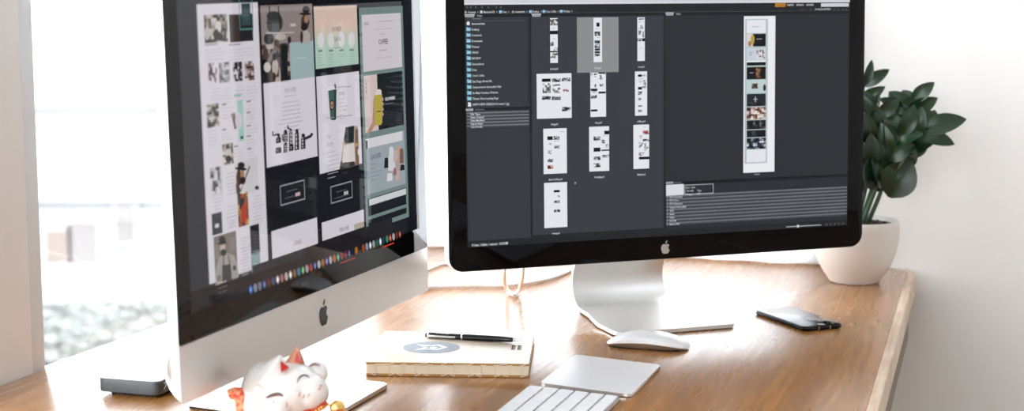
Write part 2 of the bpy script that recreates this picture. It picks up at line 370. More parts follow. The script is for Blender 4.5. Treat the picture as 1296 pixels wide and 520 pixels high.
# ------------------------------------------------------------------ screens: flat drawings in the screen's own millimetres
class Screen:
    def __init__(s, O, U, Vv): s.bm = NB(); s.col = s.bm.loops.layers.float_color.new('Col'); s.O, s.U, s.V = O, U, Vv; s.N = U.cross(Vv); s.gain = 1.0; s.k = 0
    def P(s, x, y):                                  # where a point of the photographed screen lies on the panel (mm)
        r = ray(x, y); o = V(0, 0, CAM_H); t = (s.O - o).dot(s.N) / r.dot(s.N); q = o + r * t - s.O
        return (q.dot(s.U), q.dot(s.V))
    def poly(s, pts, c, z=None):
        if z is None: z = s.k
        vs = [s.bm.verts.new((p[0], p[1], z * .02)) for p in pts]
        f = s.bm.faces.new(vs); c = srgb(*c); g = s.gain
        for l in f.loops: l[s.col] = (c[0] * g, c[1] * g, c[2] * g, 1)
    def rect(s, u0, v0, u1, v1, c, z): s.poly([(u0, v0), (u1, v0), (u1, v1), (u0, v1)], c, z)
    def ell(s, u, v, a, b, c, z, n=14, rot=0):
        s.poly([(u + a * math.cos(t) * math.cos(rot) - b * math.sin(t) * math.sin(rot), v + a * math.cos(t) * math.sin(rot) + b * math.sin(t) * math.cos(rot)) for t in [2 * PI * i / n for i in range(n)]], c, z)
    def line(s, a, b, w, c, z):
        a, b = Vector(a), Vector(b); t = (b - a).normalized(); n = Vector((-t.y, t.x)) * w / 2
        s.poly([a - n, b - n, b + n, a + n], c, z)
    def frame(s, u0, v0, u1, v1, w, c, z):
        s.rect(u0, v0, u1, v0 + w, c, z); s.rect(u0, v1 - w, u1, v1, c, z); s.rect(u0, v0, u0 + w, v1, c, z); s.rect(u1 - w, v0, u1, v1, c, z)
    def lines(s, u0, v1, u1, n, step, c, z, h=.9, center=False, seed=0):     # small illegible text
        R = random.Random(seed)
        for i in range(n):
            w = (u1 - u0) * R.uniform(.55, 1); a = u0 + ((u1 - u0) - w) / 2 if center else u0
            x = a
            while x < a + w:
                l = R.uniform(2, 6); s.rect(x, v1 - i * step - h, min(x + l, a + w), v1 - i * step, c, z); x += l + 1.1
    def photo(s, u0, v0, u1, v1, pal, z, n=7, m=7, seed=1, streak=1.0):      # a soft little picture out of colour patches
        R = random.Random(seed); g = [[R.random() for _ in range(n + 2)] for _ in range(m + 2)]
        for j in range(m):
            for i in range(n):
                t = (g[j][i] * 2 + g[j][i + 1] + g[j + 1][i]) / 4; t = min(.999, max(0, (t - .5) * 1.9 + .5))
                q = t * (len(pal) - 1); a = int(q); fr = q - a
                c = [pal[a][k] * (1 - fr) + pal[min(a + 1, len(pal) - 1)][k] * fr for k in range(3)]
                s.rect(u0 + (u1 - u0) * i / n, v0 + (v1 - v0) * j / m, u0 + (u1 - u0) * (i + 1) / n, v0 + (v1 - v0) * (j + 1) / m, c, z)
    def text(s, body, u, v, size, c, z, bold=.0, width=None):
        cu = bpy.data.curves.new('t', 'FONT'); cu.body = body; cu.size = size; cu.resolution_u = 1; cu.offset = bold
        ob = bpy.data.objects.new('t', cu); C.objects.link(ob)
        me = ob.to_mesh(); k = 1
        if width and len(me.vertices): k = width / max(.01, max(w.co.x for w in me.vertices))
        vs = [s.bm.verts.new((u + w.co.x * k, v + w.co.y, z * .02)) for w in me.vertices]
        cc = srgb(*c); g = s.gain
        for p in me.polygons:
            try: f = s.bm.faces.new([vs[i] for i in p.vertices])
            except ValueError: continue
            for l in f.loops: l[s.col] = (cc[0] * g, cc[1] * g, cc[2] * g, 1)
        ob.to_mesh_clear(); bpy.data.objects.remove(ob); bpy.data.curves.remove(cu)

    def pe(s, x, y, rx, ry, c, z, n=14, rot=0): s.poly([s.P(x + rx * math.cos(t) * math.cos(rot) - ry * math.sin(t) * math.sin(rot), y + rx * math.cos(t) * math.sin(rot) + ry * math.sin(t) * math.cos(rot)) for t in [2 * PI * i / n for i in range(n)]], c, z)
    def pp(s, pts, c, z): s.poly([s.P(*p) for p in pts], c, z)
    def pl(s, x0, y0, x1, y1, w, c, z): s.line(s.P(x0, y0), s.P(x1, y1), w, c, z)
def panel_frame(x, y, z, yaw, tilt):
    U = V(math.cos(yaw), math.sin(yaw)); Nn = V(-math.sin(yaw), math.cos(yaw))
    return V(x, y, z), U, V(0, 0, 1) * math.cos(tilt) + Nn * math.sin(tilt)
def panel_matrix(z0, tilt):      # (u, v, e towards the viewer) -> local coordinates of the thing
    return Matrix.Translation((-325, 0, z0)) @ Matrix.Rotation(PI / 2 - tilt, 4, 'X')
def xf(bm, M):
    for v in bm.verts: v.co = M @ v.co
def apple_outline(s, cx, cy):    # apple silhouette with a bite, and leaf
    R = 1.0; pts = []
    body = [(0, .80), (.22, .90), (.45, .92), (.68, .80), (.82, .62), (.64, .42), (.58, .18), (.64, -.06), (.88, -.24), (.74, -.60), (.50, -.90), (.28, -1.0), (0, -.90),
            (-.28, -1.0), (-.52, -.88), (-.78, -.52), (-.92, -.08), (-.90, .36), (-.70, .74), (-.40, .92), (-.18, .88)]
    leaf = [(-.02, 1.0), (.02, 1.28), (.20, 1.52), (.36, 1.60), (.36, 1.36), (.22, 1.10)]
    return [(cx + p[0] * s * .92, cy + p[1] * s * .9 - .1 * s) for p in body], [(cx + p[0] * s, cy + p[1] * s * .9 - .1 * s) for p in leaf]
def stand_plate(th, wf, wb, wa, yf, yb, zt, yt):
    # side profile (y, z) of the bent plate: foot, bend, arm leaning forward
    prof = [(yf, 0, wf), (yf + 60, 0, wf * .97 + wb * .03), (yb - 75, 0, wb * 1.06)]
    r = 42; L = math.hypot(yt - yb, zt)
    a_end = math.atan2(zt, yt - yb)          # direction of the arm
    for i in range(1, 9):
        a = -PI / 2 + (a_end - 0) * i / 8 if False else -PI / 2 + (a_end) * i / 8
        prof.append((yb - r + r * math.cos(a), r + r * math.sin(a), wb + (wb * 1.04 - wb) * (1 - i / 8)))
    py, pz, _ = prof[-1]
    for i in range(1, 5): t = i / 4; prof.append((py + (yt - py) * t, pz + (zt - pz) * t, wb + (wa - wb) * t))
    bm = NB(); rings = []
    n = len(prof)
    for i, (y, z, w) in enumerate(prof):
        a = prof[max(i - 1, 0)]; b = prof[min(i + 1, n - 1)]; t = Vector((b[0] - a[0], b[1] - a[1])).normalized(); nn = Vector((-t.y, t.x))
        q = .8
        rings.append([V(-w / 2, y + nn.x * q, z + nn.y * q + 1.5), V(-w / 2 + q, y, z + 1.5), V(w / 2 - q, y, z + 1.5), V(w / 2, y + nn.x * q, z + nn.y * q + 1.5),
                      V(w / 2, y + nn.x * (th - q), z + nn.y * (th - q) + 1.5), V(w / 2 - q, y + nn.x * th, z + nn.y * th + 1.5), V(-w / 2 + q, y + nn.x * th, z + nn.y * th + 1.5), V(-w / 2, y + nn.x * (th - q), z + nn.y * (th - q) + 1.5)])
    # rounded front corners: extra rings narrowing in a quarter circle
    R0 = 13; front = []
    for i in range(1, 7):
        a = PI / 2 * i / 6; k = (1 - math.cos(a)) * R0; y = yf - math.sin(a) * R0 + 0
        w = wf - 2 * k
        front.append([V(math.copysign(w / 2 - (abs(abs(p.x) - wf / 2)), p.x), y, p.z) for p in rings[0]])
    rings = list(reversed(front)) + rings
    loft(bm, rings); return bm

# ------------------------------------------------------------------ external display (centre)
TX, TY, TZ, TYAW, TT = -85.42, 2244.27, 99.2, .3543, .0301
TH = 396.0
tO, tU, tV = panel_frame(TX, TY, TZ, TYAW, TT)
base = tO + tU * 325; base.z = 0
disp = thing('monitor', 'wide monitor with thick black border showing a dark file browser, mid desk', 'monitor', base, TYAW)
PM = panel_matrix(TZ, TT)
bm = NB(); rings = []
for (e, ins, rr) in ((-1.5, 0, 20), (-4, 0, 20), (-22, .5, 20), (-27, 4, 20), (-34, 40, 30), (-42, 110, 40), (-48, 160, 30)):
    rings.append([(p[0], p[1], e) for p in rrect(650 - 2 * ins, TH - 2 * ins, rr, 6, 325, TH / 2)])
loft(bm, rings); xf(bm, PM); link('housing', bm, M_alu2, disp, smooth=True)
bm = NB(); rings = [[(p[0], p[1], e) for p in rrect(649.4 - 2 * i, TH - .6 - 2 * i, 20 - i, 8, 325, TH / 2)] for e, i in ((-1.5, 0), (-.3, 0), (0, .5))]
loft(bm, rings); xf(bm, PM); bez = link('bezel_glass', bm, M_glass2, disp, smooth=True); bez['label'] = 'glossy black glass border'
bm = NB(); b_, l_ = apple_outline(8.2, 325, 15.8)
for q in (b_, l_): loft(bm, [[(p[0], p[1], .05) for p in q], [(p[0], p[1], .25) for p in q]])
xf(bm, PM); link('apple_logo', bm, M_silver_logo, bez)
link('stand', stand_plate(5.5, 188, 150, 128, -30, 172, 300, 52), M_alu, disp, smooth=True)
bm = NB(); box(bm, -74, -36, 0, 74, 140, 1.6); st = link('foot_pad', bm, M_rubber, disp)

S = Screen(tO, tU, tV); u0, u1, v0, v1 = 26.5, 623.5, 33.3, 369.3
def TBr(x0, y0, x1, y1, c, z):          # rectangle between two photographed corners
    a = S.P(x0, y0); b = S.P(x1, y1); S.rect(min(a[0], b[0]), min(a[1], b[1]), max(a[0], b[0]), max(a[1], b[1]), c, z); return a, b
DK = (46, 49, 54); WH = (226, 228, 234)
S.rect(u0, v0, u1, v1, (30, 32, 36), 0)
vt = S.P(586, 6.2)[1]; S.rect(u0, vt, u1, v1, (214, 214, 220), 1); S.rect(u0, vt + 3.2, u1, vt + 4.4, (196, 196, 202), 2)
vpath = S.P(600, 15.6)[1] - 1
path = ['Computer', 'Macintosh HD', 'Users', 'tranmautritam', 'Desktop', 'Coco Coffee', 'Working']
xs = [(588, 603), (608, 627), (632, 642), (648, 665), (670, 683), (687, 705), (709, 722)]
ypix = lambda x, ya, yb: ya + (yb - ya) * (x - 588) / (722 - 588)
for i, (b, (xa, xb)) in enumerate(zip(path, xs)):
    a = S.P(xa, 15); c = S.P(xb, 15)
    if i in (2, 4, 5, 6): S.rect(a[0] - .5, vpath - .6, a[0] + 3.6, vpath + 3.2, (150, 196, 224), 2)
    elif i == 1: S.rect(a[0] - .5, vpath - .6, a[0] + 3, vpath + 3.2, (200, 200, 204), 2)
    else: S.ell(a[0] + 1.4, vpath + 1.2, 1.8, 1.8, (150, 156, 164), 2)
    S.text(b, a[0] + 4.6, vpath, 4.2, (214, 216, 220), 2, .06, width=c[0] - a[0] - 5.5)
    S.poly([(c[0] + 1.6, vpath + .2), (c[0] + 3, vpath + 1.4), (c[0] + 1.6, vpath + 2.6)], (170, 172, 176), 2)
for i, x in enumerate((591, 596, 602, 610, 618, 628, 634)):     # toolbar arrows above the path
    a = S.P(x, 9.3); S.ell(a[0], a[1], 1.5, 1.1, (92, 95, 100), 2, 6)
# tabs, panels
vtab = S.P(600, 20)[1]
S.rect(u0 + .5, vtab - 2, u1, vtab + 2.6, (24, 26, 30), 1)
S.rect(u0, vtab + 2.6, u1, vtab + 3.3, (70, 74, 80), 2)
def tab(x0, x1, vv, body, on_=True):
    a = S.P(x0, 20)[0]; b = S.P(x1, 20)[0]
    if on_: S.poly([(a, vv + 2.3), (a + 1.5, vv - 1.9), (b - 1.5, vv - 1.9), (b, vv + 2.3)], (176, 178, 182), 3)
    S.text(body, a + 2, vv - 1.2, 3.6, (90, 92, 96) if on_ else (190, 192, 196), 4, .03, width=b - a - 4)
tab(587.5, 601, vtab, 'Favorites'); tab(602, 612, vtab, 'Folders', False); tab(672.5, 685, vtab, 'Content'); tab(842, 853, vtab, 'Preview'); tab(854, 863, vtab, 'Publish', False)
LP = (S.P(588, 24), S.P(671, 137)); uL = S.P(671.5, 100)[0]
vbot = v0 + 9
S.rect(u0 + 1.5, vbot, uL - 2, vtab - 2, (48, 53, 59), 1); S.rect(uL + 1.5, vbot + 3, S.P(839.5, 150)[0], vtab - 2, (52, 57, 63), 1)
uM = S.P(842.5, 150)[0]; S.rect(uM, vbot, u1 - .8, vtab - 2, (40, 42, 47), 1)
S.rect(uL - 4, S.P(671, 130)[1], uL - 3, S.P(671, 26)[1], (30, 32, 36), 2)
a = S.P(594, 25.4); S.text('tranmautritam', a[0] + 4, a[1] + .8, 3.4, (150, 152, 156), 2, width=13); S.rect(u0 + 4, a[1] - 1.6, uL - 8, a[1] - 1.1, (92, 94, 98), 2)
items = [('tranmautritam', 614, 0), ('Desktop', 607, 1), ('Downloads', 610, 1), ('Documents', 611, 1), ('Pictures', 607, 1), ('VINGOX', 606, 1), ('MOCKUP', 609, 1), ('Screenshots', 613, 1), ('Data', 604, 1),
         ("Coco's Coffee", 613.5, 1), ('San Diego Biotix Kit', 623, 1), ('Summertown Successful Club', 635, 1), ('An Main Furniture Website', 631, 1), ('Theme New Landing Page', 631.5, 1), ('HAPPY-NEW-YEAR/2016-Postcard 1.jpg', 645, 2)]
for i, (b, xe, ic) in enumerate(items):
    y = 29.8 + i * (132.2 - 29.8) / 14; a = S.P(592.5 + i * .1, y); e = S.P(xe, y)
    if ic == 1: S.rect(a[0] - 2.8, a[1] - 2.2, a[0] + 3.4, a[1] + 2.2, (128, 184, 208), 2); S.rect(a[0] - 2.8, a[1] + 2.2, a[0] - .2, a[1] + 3, (110, 168, 194), 2); S.rect(a[0] - 1.4, a[1] - 1, a[0] + 2, a[1] + .9, (160, 208, 226), 3)
    elif ic == 0: S.rect(a[0] - 1.9, a[1] - 2.2, a[0] + 2, a[1] + .8, (222, 224, 226), 2); S.poly([(a[0] - 3, a[1] + .6), (a[0] + 3, a[1] + .6), (a[0], a[1] + 3.2)], (222, 224, 226), 2)
    else: S.poly([(a[0] - 2, a[1] - 3), (a[0] + 2.6, a[1] - 3), (a[0] + 2.6, a[1] + 1.6), (a[0] + 1, a[1] + 3), (a[0] - 2, a[1] + 3)], (216, 220, 224), 2)
    S.text(b, a[0] + 4.8, a[1] - 1.7, 4.4, (206, 209, 213), 2, .07, width=e[0] - a[0] - 5.4)
# filter panel
f0 = S.P(588, 139); f1 = S.P(671, 137); S.rect(u0 + 1, f0[1] - 1.5, uL - 2, f0[1] + 2, (22, 24, 28), 2)
S.rect(u0 + .5, f0[1] - 1.6, u0 + 11, f0[1] + 1.5, (170, 172, 176), 3); S.text('Collections', u0 + 13, f0[1] - 1, 3.2, (150, 152, 156), 3, width=14)
S.text('Filter', u0 + 2, f0[1] - 1, 3.2, (90, 92, 96), 4)
for i, b in enumerate(('File Type', 'Date Created', 'Date Modified', 'Aspect Ratio', 'Color Profile')):
    va = S.P(630, 141.2 + i * 4.05)[1]; vb_ = S.P(630, 141.2 + (i + 1) * 4.05)[1]
    for k, cc in enumerate(((120, 124, 128), (92, 96, 101), (66, 70, 76), (48, 52, 58))):
        S.rect(u0 + 1.5, va + (vb_ - va) * (k + 1) / 4, uL - 3, va + (vb_ - va) * k / 4, cc, 2)
    S.text(b, u0 + 7, vb_ + .6, 3.6, (220, 222, 224), 3, .06, width=(14, 19, 20, 18, 17)[i])
# content thumbnails: pages with pictures, all measured on the screen
BW = [(12, 14, 18), (60, 62, 66), (150, 150, 152), (215, 216, 220)]; LT = [(70, 70, 74), (170, 170, 172), (226, 226, 230), (236, 236, 240)]
TBr(730, 22, 783, 91, (136, 138, 141), 2)
def page(x0, y0, x1, y1, name, bits, cx=None):
    (a, b) = TBr(x0, y0, x1, y1, WH, 3); U0, V1, U1, V0 = a[0], a[1], b[0], b[1]; w, h = U1 - U0, V1 - V0
    for (kind, fx0, fy0, fx1, fy1) in bits:
        q = (U0 + fx0 * w, V1 - fy1 * h, U0 + fx1 * w, V1 - fy0 * h); sd = hash((int(x0), int(fy0 * 1000))) % 999
        sd = int(x0 * 7 + fy0 * 131 + fx0 * 17)
        if kind == 'k': S.rect(*q, (14, 16, 20), 4)
        elif kind == 'b': S.photo(*q, BW, 4, 6, 5, sd)
        elif kind == 'l': S.photo(*q, LT, 4, 6, 5, sd)
        elif kind == 't': S.lines(q[0], q[3], q[2], max(1, int((q[3] - q[1]) / 2.2)), 2.2, (150, 152, 158), 4, .7, True, sd)
        elif kind == 'r': S.photo(*q, [(30, 10, 10), (150, 50, 40), (215, 190, 190)], 4, 5, 3, sd)
        elif kind == 'g': S.photo(*q, [(16, 24, 28), (30, 60, 62), (70, 110, 108)], 4, 5, 4, sd)
    c = (U0 + U1) / 2; S.text(name, c - len(name) * .62, V0 - 9.4, 4.2, (206, 208, 212), 4, .09, width=len(name) * 1.24)
page(696, 23, 706, 79.5, 'about.psd', [('b', 0, .02, 1, .16), ('t', .2, .22, .8, .26), ('k', 0, .28, 1, .36), ('t', .3, .45, .7, .5), ('b', 0, .53, .45, .62), ('l', .4, .66, 1, .72), ('k', 0, .735, 1, .765), ('b', .3, .78, 1, .83), ('b', 0, .84, .7, .90)])
page(751, 22.5, 762, 78.5, 'home.psd', [('k', .35, .11, .72, .20), ('t', .2, .24, .8, .28), ('b', .12, .31, .78, .41), ('t', .3, .44, .8, .47), ('g', .12, .51, .75, .58), ('b', .12, .60, .75, .68), ('g', .12, .69, .75, .74), ('k', .12, .755, .75, .80), ('b', .12, .81, .75, .87)])
page(806.5, 22, 816, 77, 'coco.psd', [('b', .2, .02, .9, .06), ('t', .1, .1, .9, .16), ('l', .2, .18, .8, .28), ('b', .15, .3, .5, .4), ('b', .7, .32, .9, .46), ('k', .65, .48, 1, .55), ('b', 0, .48, .6, .55), ('t', .2, .7, .8, .73)])
page(679, 93.5, 723.5, 149, 'blog.psd', [('k', .15, .11, .40, .18), ('b', .43, .11, .69, .19), ('b', .72, .10, .97, .18), ('l', .17, .21, .40, .43), ('b', .45, .24, .67, .28), ('l', .45, .32, .68, .44), ('r', .76, .36, .92, .41), ('b', .15, .50, .40, .58), ('b', .43, .51, .69, .59), ('b', .72, .75, .97, .85)])
page(747, 92, 767, 147.5, 'shop.psd', [('l', .02, .02, .45, .10), ('k', .52, .0, .98, .03), ('b', .62, .05, .72, .12), ('l', .52, .12, .98, .16), ('b', .27, .26, .38, .33), ('b', .6, .26, .85, .31), ('k', .02, .36, .45, .41), ('l', .1, .41, .4, .46), ('k', .52, .43, .98, .475), ('b', .02, .51, .42, .58), ('k', .02, .83, .45, .875)])
page(803.5, 90.5, 819, 146, 'coffee.psd', [('k', .25, .07, .58, .12), ('l', .62, .07, .95, .11), ('t', .2, .16, .9, .3), ('l', .7, .2, .9, .33), ('k', .25, .35, .58, .41), ('b', .6, .34, .9, .38), ('b', .25, .45, .58, .53), ('b', .25, .60, .5, .65), ('k', .25, .77, .58, .795), ('b', .25, .87, .58, .92)])
page(687.5, 163, 717.5, 219, 'About Coffee.psd', [('t', .7, .07, .92, .12), ('k', .17, .17, .40, .25), ('b', .43, .17, .69, .25), ('t', .43, .28, .66, .33), ('b', .46, .38, .70, .44), ('l', .22, .31, .35, .36), ('l', .2, .48, .36, .56), ('b', .17, .67, .41, .74), ('r', .17, .81, .41, .89)])
page(745.5, 160.5, 771, 216, 'homepage.psd', [('k', .76, .10, 1, .18), ('b', .22, .22, .56, .31), ('t', .66, .2, .98, .25), ('b', .62, .30, .78, .38), ('l', .8, .40, .95, .48), ('k', .22, .47, .56, .56), ('k', .6, .52, 1, .55), ('b', .66, .64, 1, .70), ('b', .22, .67, .56, .75), ('b', .22, .82, .56, .91)])
page(801.5, 158, 821.5, 213, 'thanks.psd', [('t', .6, .05, .8, .1), ('r', .6, .14, 1, .22), ('l', .35, .25, .6, .32), ('b', .6, .33, 1, .38), ('l', .35, .40, .62, .52), ('b', .68, .42, .8, .55), ('l', .7, .5, .95, .6), ('l', .35, .63, .7, .72), ('k', .35, .73, 1, .79)])
page(688.5, 231.5, 718, 287, 'menus.psd', [('k', .42, .17, .68, .22), ('b', .58, .29, .68, .33), ('b', .42, .40, .68, .46), ('b', .42, .60, .69, .66)])
a = S.P(728, 231.5); S.ell(a[0], a[1], 1.4, 1.6, (150, 160, 164), 3)
# preview page
(a, b) = TBr(941.5, 20.5, 980, 217, (232, 233, 237), 3)
(c, d) = TBr(943.2, 24, 970.8, 206, (176, 190, 190), 4)
def pv(ya, yb, fn):
    q0 = S.P(945, ya); q1 = S.P(969, yb); fn(q0[0], q1[1], q1[0], q0[1])
pv(25.5, 41.5, lambda *r: (S.rect(*r, (226, 227, 232), 5), S.lines(r[0] + 9, r[3] - 9, r[2] - 9, 1, 3, (150, 150, 155), 6)))
pv(43, 58.5, lambda *r: (S.rect(*r, (14, 16, 20), 5), S.rect(r[0], r[1], r[0] + 10, r[3], (216, 208, 204), 6), S.ell(r[0] + 9.5, (r[1] + r[3]) / 2 + 1, 3.2, 7, (178, 156, 66), 7), S.ell(r[0] + 5, r[1] + 4, 3, 4, (170, 120, 84), 7), S.lines(r[0] + 16, (r[1] + r[3]) / 2 + 2, r[0] + 25, 1, 3, (190, 190, 190), 7)))
pv(60.5, 76.5, lambda *r: (S.rect(*r, (196, 204, 214), 5), S.photo(r[0] + 16, r[1] + 3, r[2] - 2, r[3] - 3, [(90, 50, 50), (170, 150, 150), (210, 214, 220), (220, 224, 230)], 6, 7, 7, 5), S.lines(r[0] + 4, (r[1] + r[3]) / 2 + 3, r[0] + 12, 2, 3, (110, 115, 120), 6)))
pv(76.8, 78.3, lambda *r: S.rect(*r, (230, 232, 235), 5)); pv(79, 82.5, lambda *r: S.rect(*r, (12, 14, 18), 5))
pv(85, 100, lambda *r: (S.rect(*r, (12, 14, 17), 5), S.photo(r[0] + 15, r[1] + 2, r[0] + 22, r[3] - 2, [(40, 28, 20), (120, 80, 50), (190, 140, 90)], 6, 4, 6, 3), S.lines(r[0] + 5, (r[1] + r[3]) / 2 + 1, r[0] + 12, 1, 3, (180, 180, 180), 6)))
pv(101.5, 117, lambda *r: (S.rect(*r, (186, 204, 204), 5), S.photo(r[0] + 8, r[1] + 6, r[0] + 18, r[3] - 5, [(30, 22, 18), (120, 100, 80), (180, 190, 180)], 6, 5, 4, 9), S.ell(r[2] - 2, r[1] + 7, 2.4, 5, (40, 44, 44), 6)))
pv(119, 134, lambda *r: (S.rect(*r, (30, 36, 42), 5), S.photo(r[0] + 2, r[1] + 2, r[2] - 2, r[1] + 7, [(50, 58, 66), (20, 24, 28)], 6, 8, 3, 2), S.rect(r[0] + 13.5, r[1] + 6, r[0] + 14.8, r[1] + 14, (190, 194, 198), 7), S.rect(r[0] + 11, r[1] + 9.5, r[0] + 17.5, r[1] + 10.6, (190, 194, 198), 7)))
pv(136, 150.5, lambda *r: S.photo(*r, [(60, 30, 26), (140, 96, 84), (200, 184, 176), (226, 222, 220)], 5, 9, 7, 11))
pv(152.5, 163, lambda *r: (S.photo(*r, [(10, 12, 16), (20, 24, 28), (110, 110, 112)], 5, 9, 4, 12)))
pv(165, 173, lambda *r: (S.rect(*r, (14, 20, 24), 5), S.photo(r[0] + 8, r[1] + 1, r[0] + 16, r[3] - 1, [(16, 22, 26), (70, 84, 84)], 6, 4, 4, 3)))
pv(175, 188.5, lambda *r: S.photo(*r, [(10, 14, 22), (22, 34, 52), (120, 124, 132), (222, 224, 228)], 5, 9, 7, 19))
pv(188.8, 204.5, lambda *r: S.rect(*r, (224, 226, 231), 5))
a = S.P(955, 220.5); S.text('home.psd', a[0], a[1] - 1, 3.8, (190, 192, 196), 4, .06, width=8)
S.rect(uM, S.P(950, 224)[1] - 4.5, u1 - .8, S.P(950, 224)[1] - 2.2, (18, 20, 24), 2)
# metadata panel
vm = S.P(842.5, 231.5)[1]; vme = S.P(842.5, 288.5)[1]
S.rect(uM, vm - 4, u1 - .8, vm + 1, (26, 28, 33), 2); S.rect(uM, vme, u1 - .8, vm - 4, (38, 41, 47), 2)
S.rect(uM + .5, vm - 1.4, uM + 12, vm + 1.4, (170, 172, 176), 3); S.text('Metadata', uM + 2, vm - 1, 3, (80, 82, 86), 4, width=9); S.text('Keywords', uM + 14, vm - 1, 3, (150, 152, 156), 4, width=11)
TBr(843, 233.8, 865.5, 247.5, (214, 216, 222), 3)
(a, b) = (S.P(866.5, 234), S.P(902.8, 244.5)); S.frame(a[0], b[1], b[0], a[1], .8, (190, 192, 196), 4)
for i, (t1, t2) in enumerate((('f/5.6  1/200', ''), ('1920 x 9440', '72 ppi'), ('Untagged', 'RGB'))):
    S.text(t1, a[0] + 2.5, a[1] - 5.6 - i * 4.6, 4, (200, 202, 206), 4, .05, width=(14, 11.5, 10)[i])
    if t2: S.text(t2, a[0] + 20, a[1] - 5.6 - i * 4.6, 4, (200, 202, 206), 4, .05, width=(6, 6.5, 5)[i])
va = S.P(845, 247.3)[1]; rows = ['File Properties', 'IPTC Core', 'IPTC Extension', 'Camera Data (Exif)', 'GPS', 'Audio', 'Video', 'DICOM', 'Mobile SWF']
stp = (va - S.P(845, 286)[1]) / 9
for i, b in enumerate(rows):
    for k, cc in enumerate(((112, 116, 121), (88, 92, 97), (64, 68, 73), (46, 49, 55))):
        S.rect(uM + .8, va - stp * i - stp * (k + 1) / 4, u1 - 1, va - stp * i - stp * k / 4, cc, 3)
    S.text(b, uM + 6, va - stp * (i + 1) + .9, 3.9, (200, 202, 206), 4, .06, width=(20, 14, 20, 26, 7, 8, 8, 10, 16)[i])
    S.poly([(uM + 2, va - stp * (i + .8)), (uM + 4, va - stp * (i + .5)), (uM + 2, va - stp * (i + .2))], (150, 152, 156), 4)
# bottom bars
S.rect(u0, v0, u1, v0 + 7.5, (28, 31, 35), 5)
S.text('10 items, 1 hidden, 1 selected - 169.83 MB', u0 + 6, v0 + 1.4, 5.2, (222, 224, 227), 6, .08, width=S.P(643, 309)[0] - u0 - 6)
a = S.P(995, 286); b = S.P(1039, 283.5); S.rect(a[0], v0 + 2, b[0], v0 + 3.5, (160, 162, 165), 6); S.rect(a[0] + 18, v0 + .9, a[0] + 21, v0 + 4.8, (215, 216, 218), 7)
for k in range(5): S.rect(b[0] + 8 + k * 7, v0 + 1.6, b[0] + 11 + k * 7, v0 + 4.4, (70, 74, 78), 6)
# top right workspace switcher, search field
vs_ = S.P(1000, 6.2)[1]
a = S.P(981, 6)[0]; b = S.P(994, 6)[0]; S.rect(a, vs_ - 2.6, b, vs_ + 2.3, (206, 140, 40), 6); S.rect(a + 1.4, vs_ - 1.3, b - 1.4, vs_ + 1, (110, 62, 14), 7); S.text('ESSENTIALS', a + 2, vs_ - 1.1, 2.8, (226, 170, 80), 8, width=b - a - 4)
for xa, xb, t_ in ((996, 1004.5, 'FILMSTRIP'), (1008, 1017, 'METADATA'), (1020.5, 1029.5, 'KEYWORDS')):
    a = S.P(xa, 6)[0]; b = S.P(xb, 6)[0]; S.text(t_, a, vs_ - 1.5, 3.8, (206, 208, 212), 6, .08, width=b - a)
a = S.P(1039, 6)[0]; S.rect(a, vs_ - 3, u1 - 1.5, vs_ + 2, (206, 207, 211), 6)
a = S.P(1031.5, 11.5); b = S.P(1051, 11.5); S.text('Sort by Date Modified', a[0], a[1] - 1.2, 4, (206, 208, 212), 6, .08, width=b[0] - a[0])
for x in (1014, 1018, 1026, 1056, 1061, 1067, 1071): a = S.P(x, 11.5); S.ell(a[0], a[1], 1.3, 1, (84, 88, 94), 6, 6)
bm = S.bm
for v in bm.verts: v.co.z += .12
xf(bm, PM); link('screen', bm, M_screen, disp, recalc=False)['label'] = 'lit screen with a dark file browser of page thumbnails'

# ------------------------------------------------------------------ all-in-one computer (left)
IX, IY, IZ, IYAW, IT = -328.86, 1622.24, 76.6, 1.2326, .0236
CH = 59.7; IH = CH + 30 + 336 + 26.5
iO, iU, iV = panel_frame(IX, IY, IZ, IYAW, IT)
base = iO + iU * 325; base.z = 0
imac = thing('desktop_computer', 'silver-chinned computer at left by the window, screen full of web page mock-ups', 'computer', base, IYAW)
PM = panel_matrix(IZ, IT)
bm = NB(); rings = []
for (e, si, bi, rr) in ((-.6, 0, 0, 7), (-4, .3, 3, 8), (-8, .8, 9, 10), (-11, 1.5, 18, 12), (-13.5, 3, 34, 14), (-18, 30, 60, 22), (-27, 90, 110, 34), (-40, 170, 150, 40), (-46, 230, 180, 30)):
    top = si
    rings.append([(p[0], p[1], e) for p in rrect(650 - 2 * si, IH - top - bi, rr, 6, 325, bi + (IH - top - bi) / 2)])
loft(bm, rings); xf(bm, PM); link('housing', bm, M_alu2, imac, smooth=True)
bm = NB(); box(bm, .3, .3, -.6, 649.7, CH - .3, 0, bevel=.25); 
for v in bm.verts:                                        # soft lower corners of the chin plate
    for cx_ in (7, 643):
        if v.co.y < 7 and abs(v.co.x - 325) > 318 and (v.co.x - 325) * (cx_ - 325) > 0: v.co.x = cx_ + math.copysign(7, cx_ - 325) * .72; v.co.y = max(v.co.y, 1.2)
xf(bm, PM); chin = link('chin', bm, M_alu, imac); chin['label'] = 'silver aluminium chin'
bm = NB(); b_, l_ = apple_outline(13.5, 325, 30)
for q in (b_, l_): loft(bm, [[(p[0], p[1], .1) for p in q], [(p[0], p[1], .4) for p in q]])
xf(bm, PM); link('apple_logo', bm, M_logo, chin)
bm = NB(); rings = [[(p[0], p[1], e) for p in rrect(649.4 - 2 * i, IH - CH - .4 - 2 * i, 4, 4, 325, CH + (IH - CH) / 2)] for e, i in ((-.6, 0), (-.1, 0), (0, .3))]
loft(bm, rings); xf(bm, PM); link('bezel_glass', bm, M_glass, imac, smooth=True)['label'] = 'glossy black glass border'
link('stand', stand_plate(5, 188, 150, 130, -30, 172, 300, 45), M_alu2, imac, smooth=True)
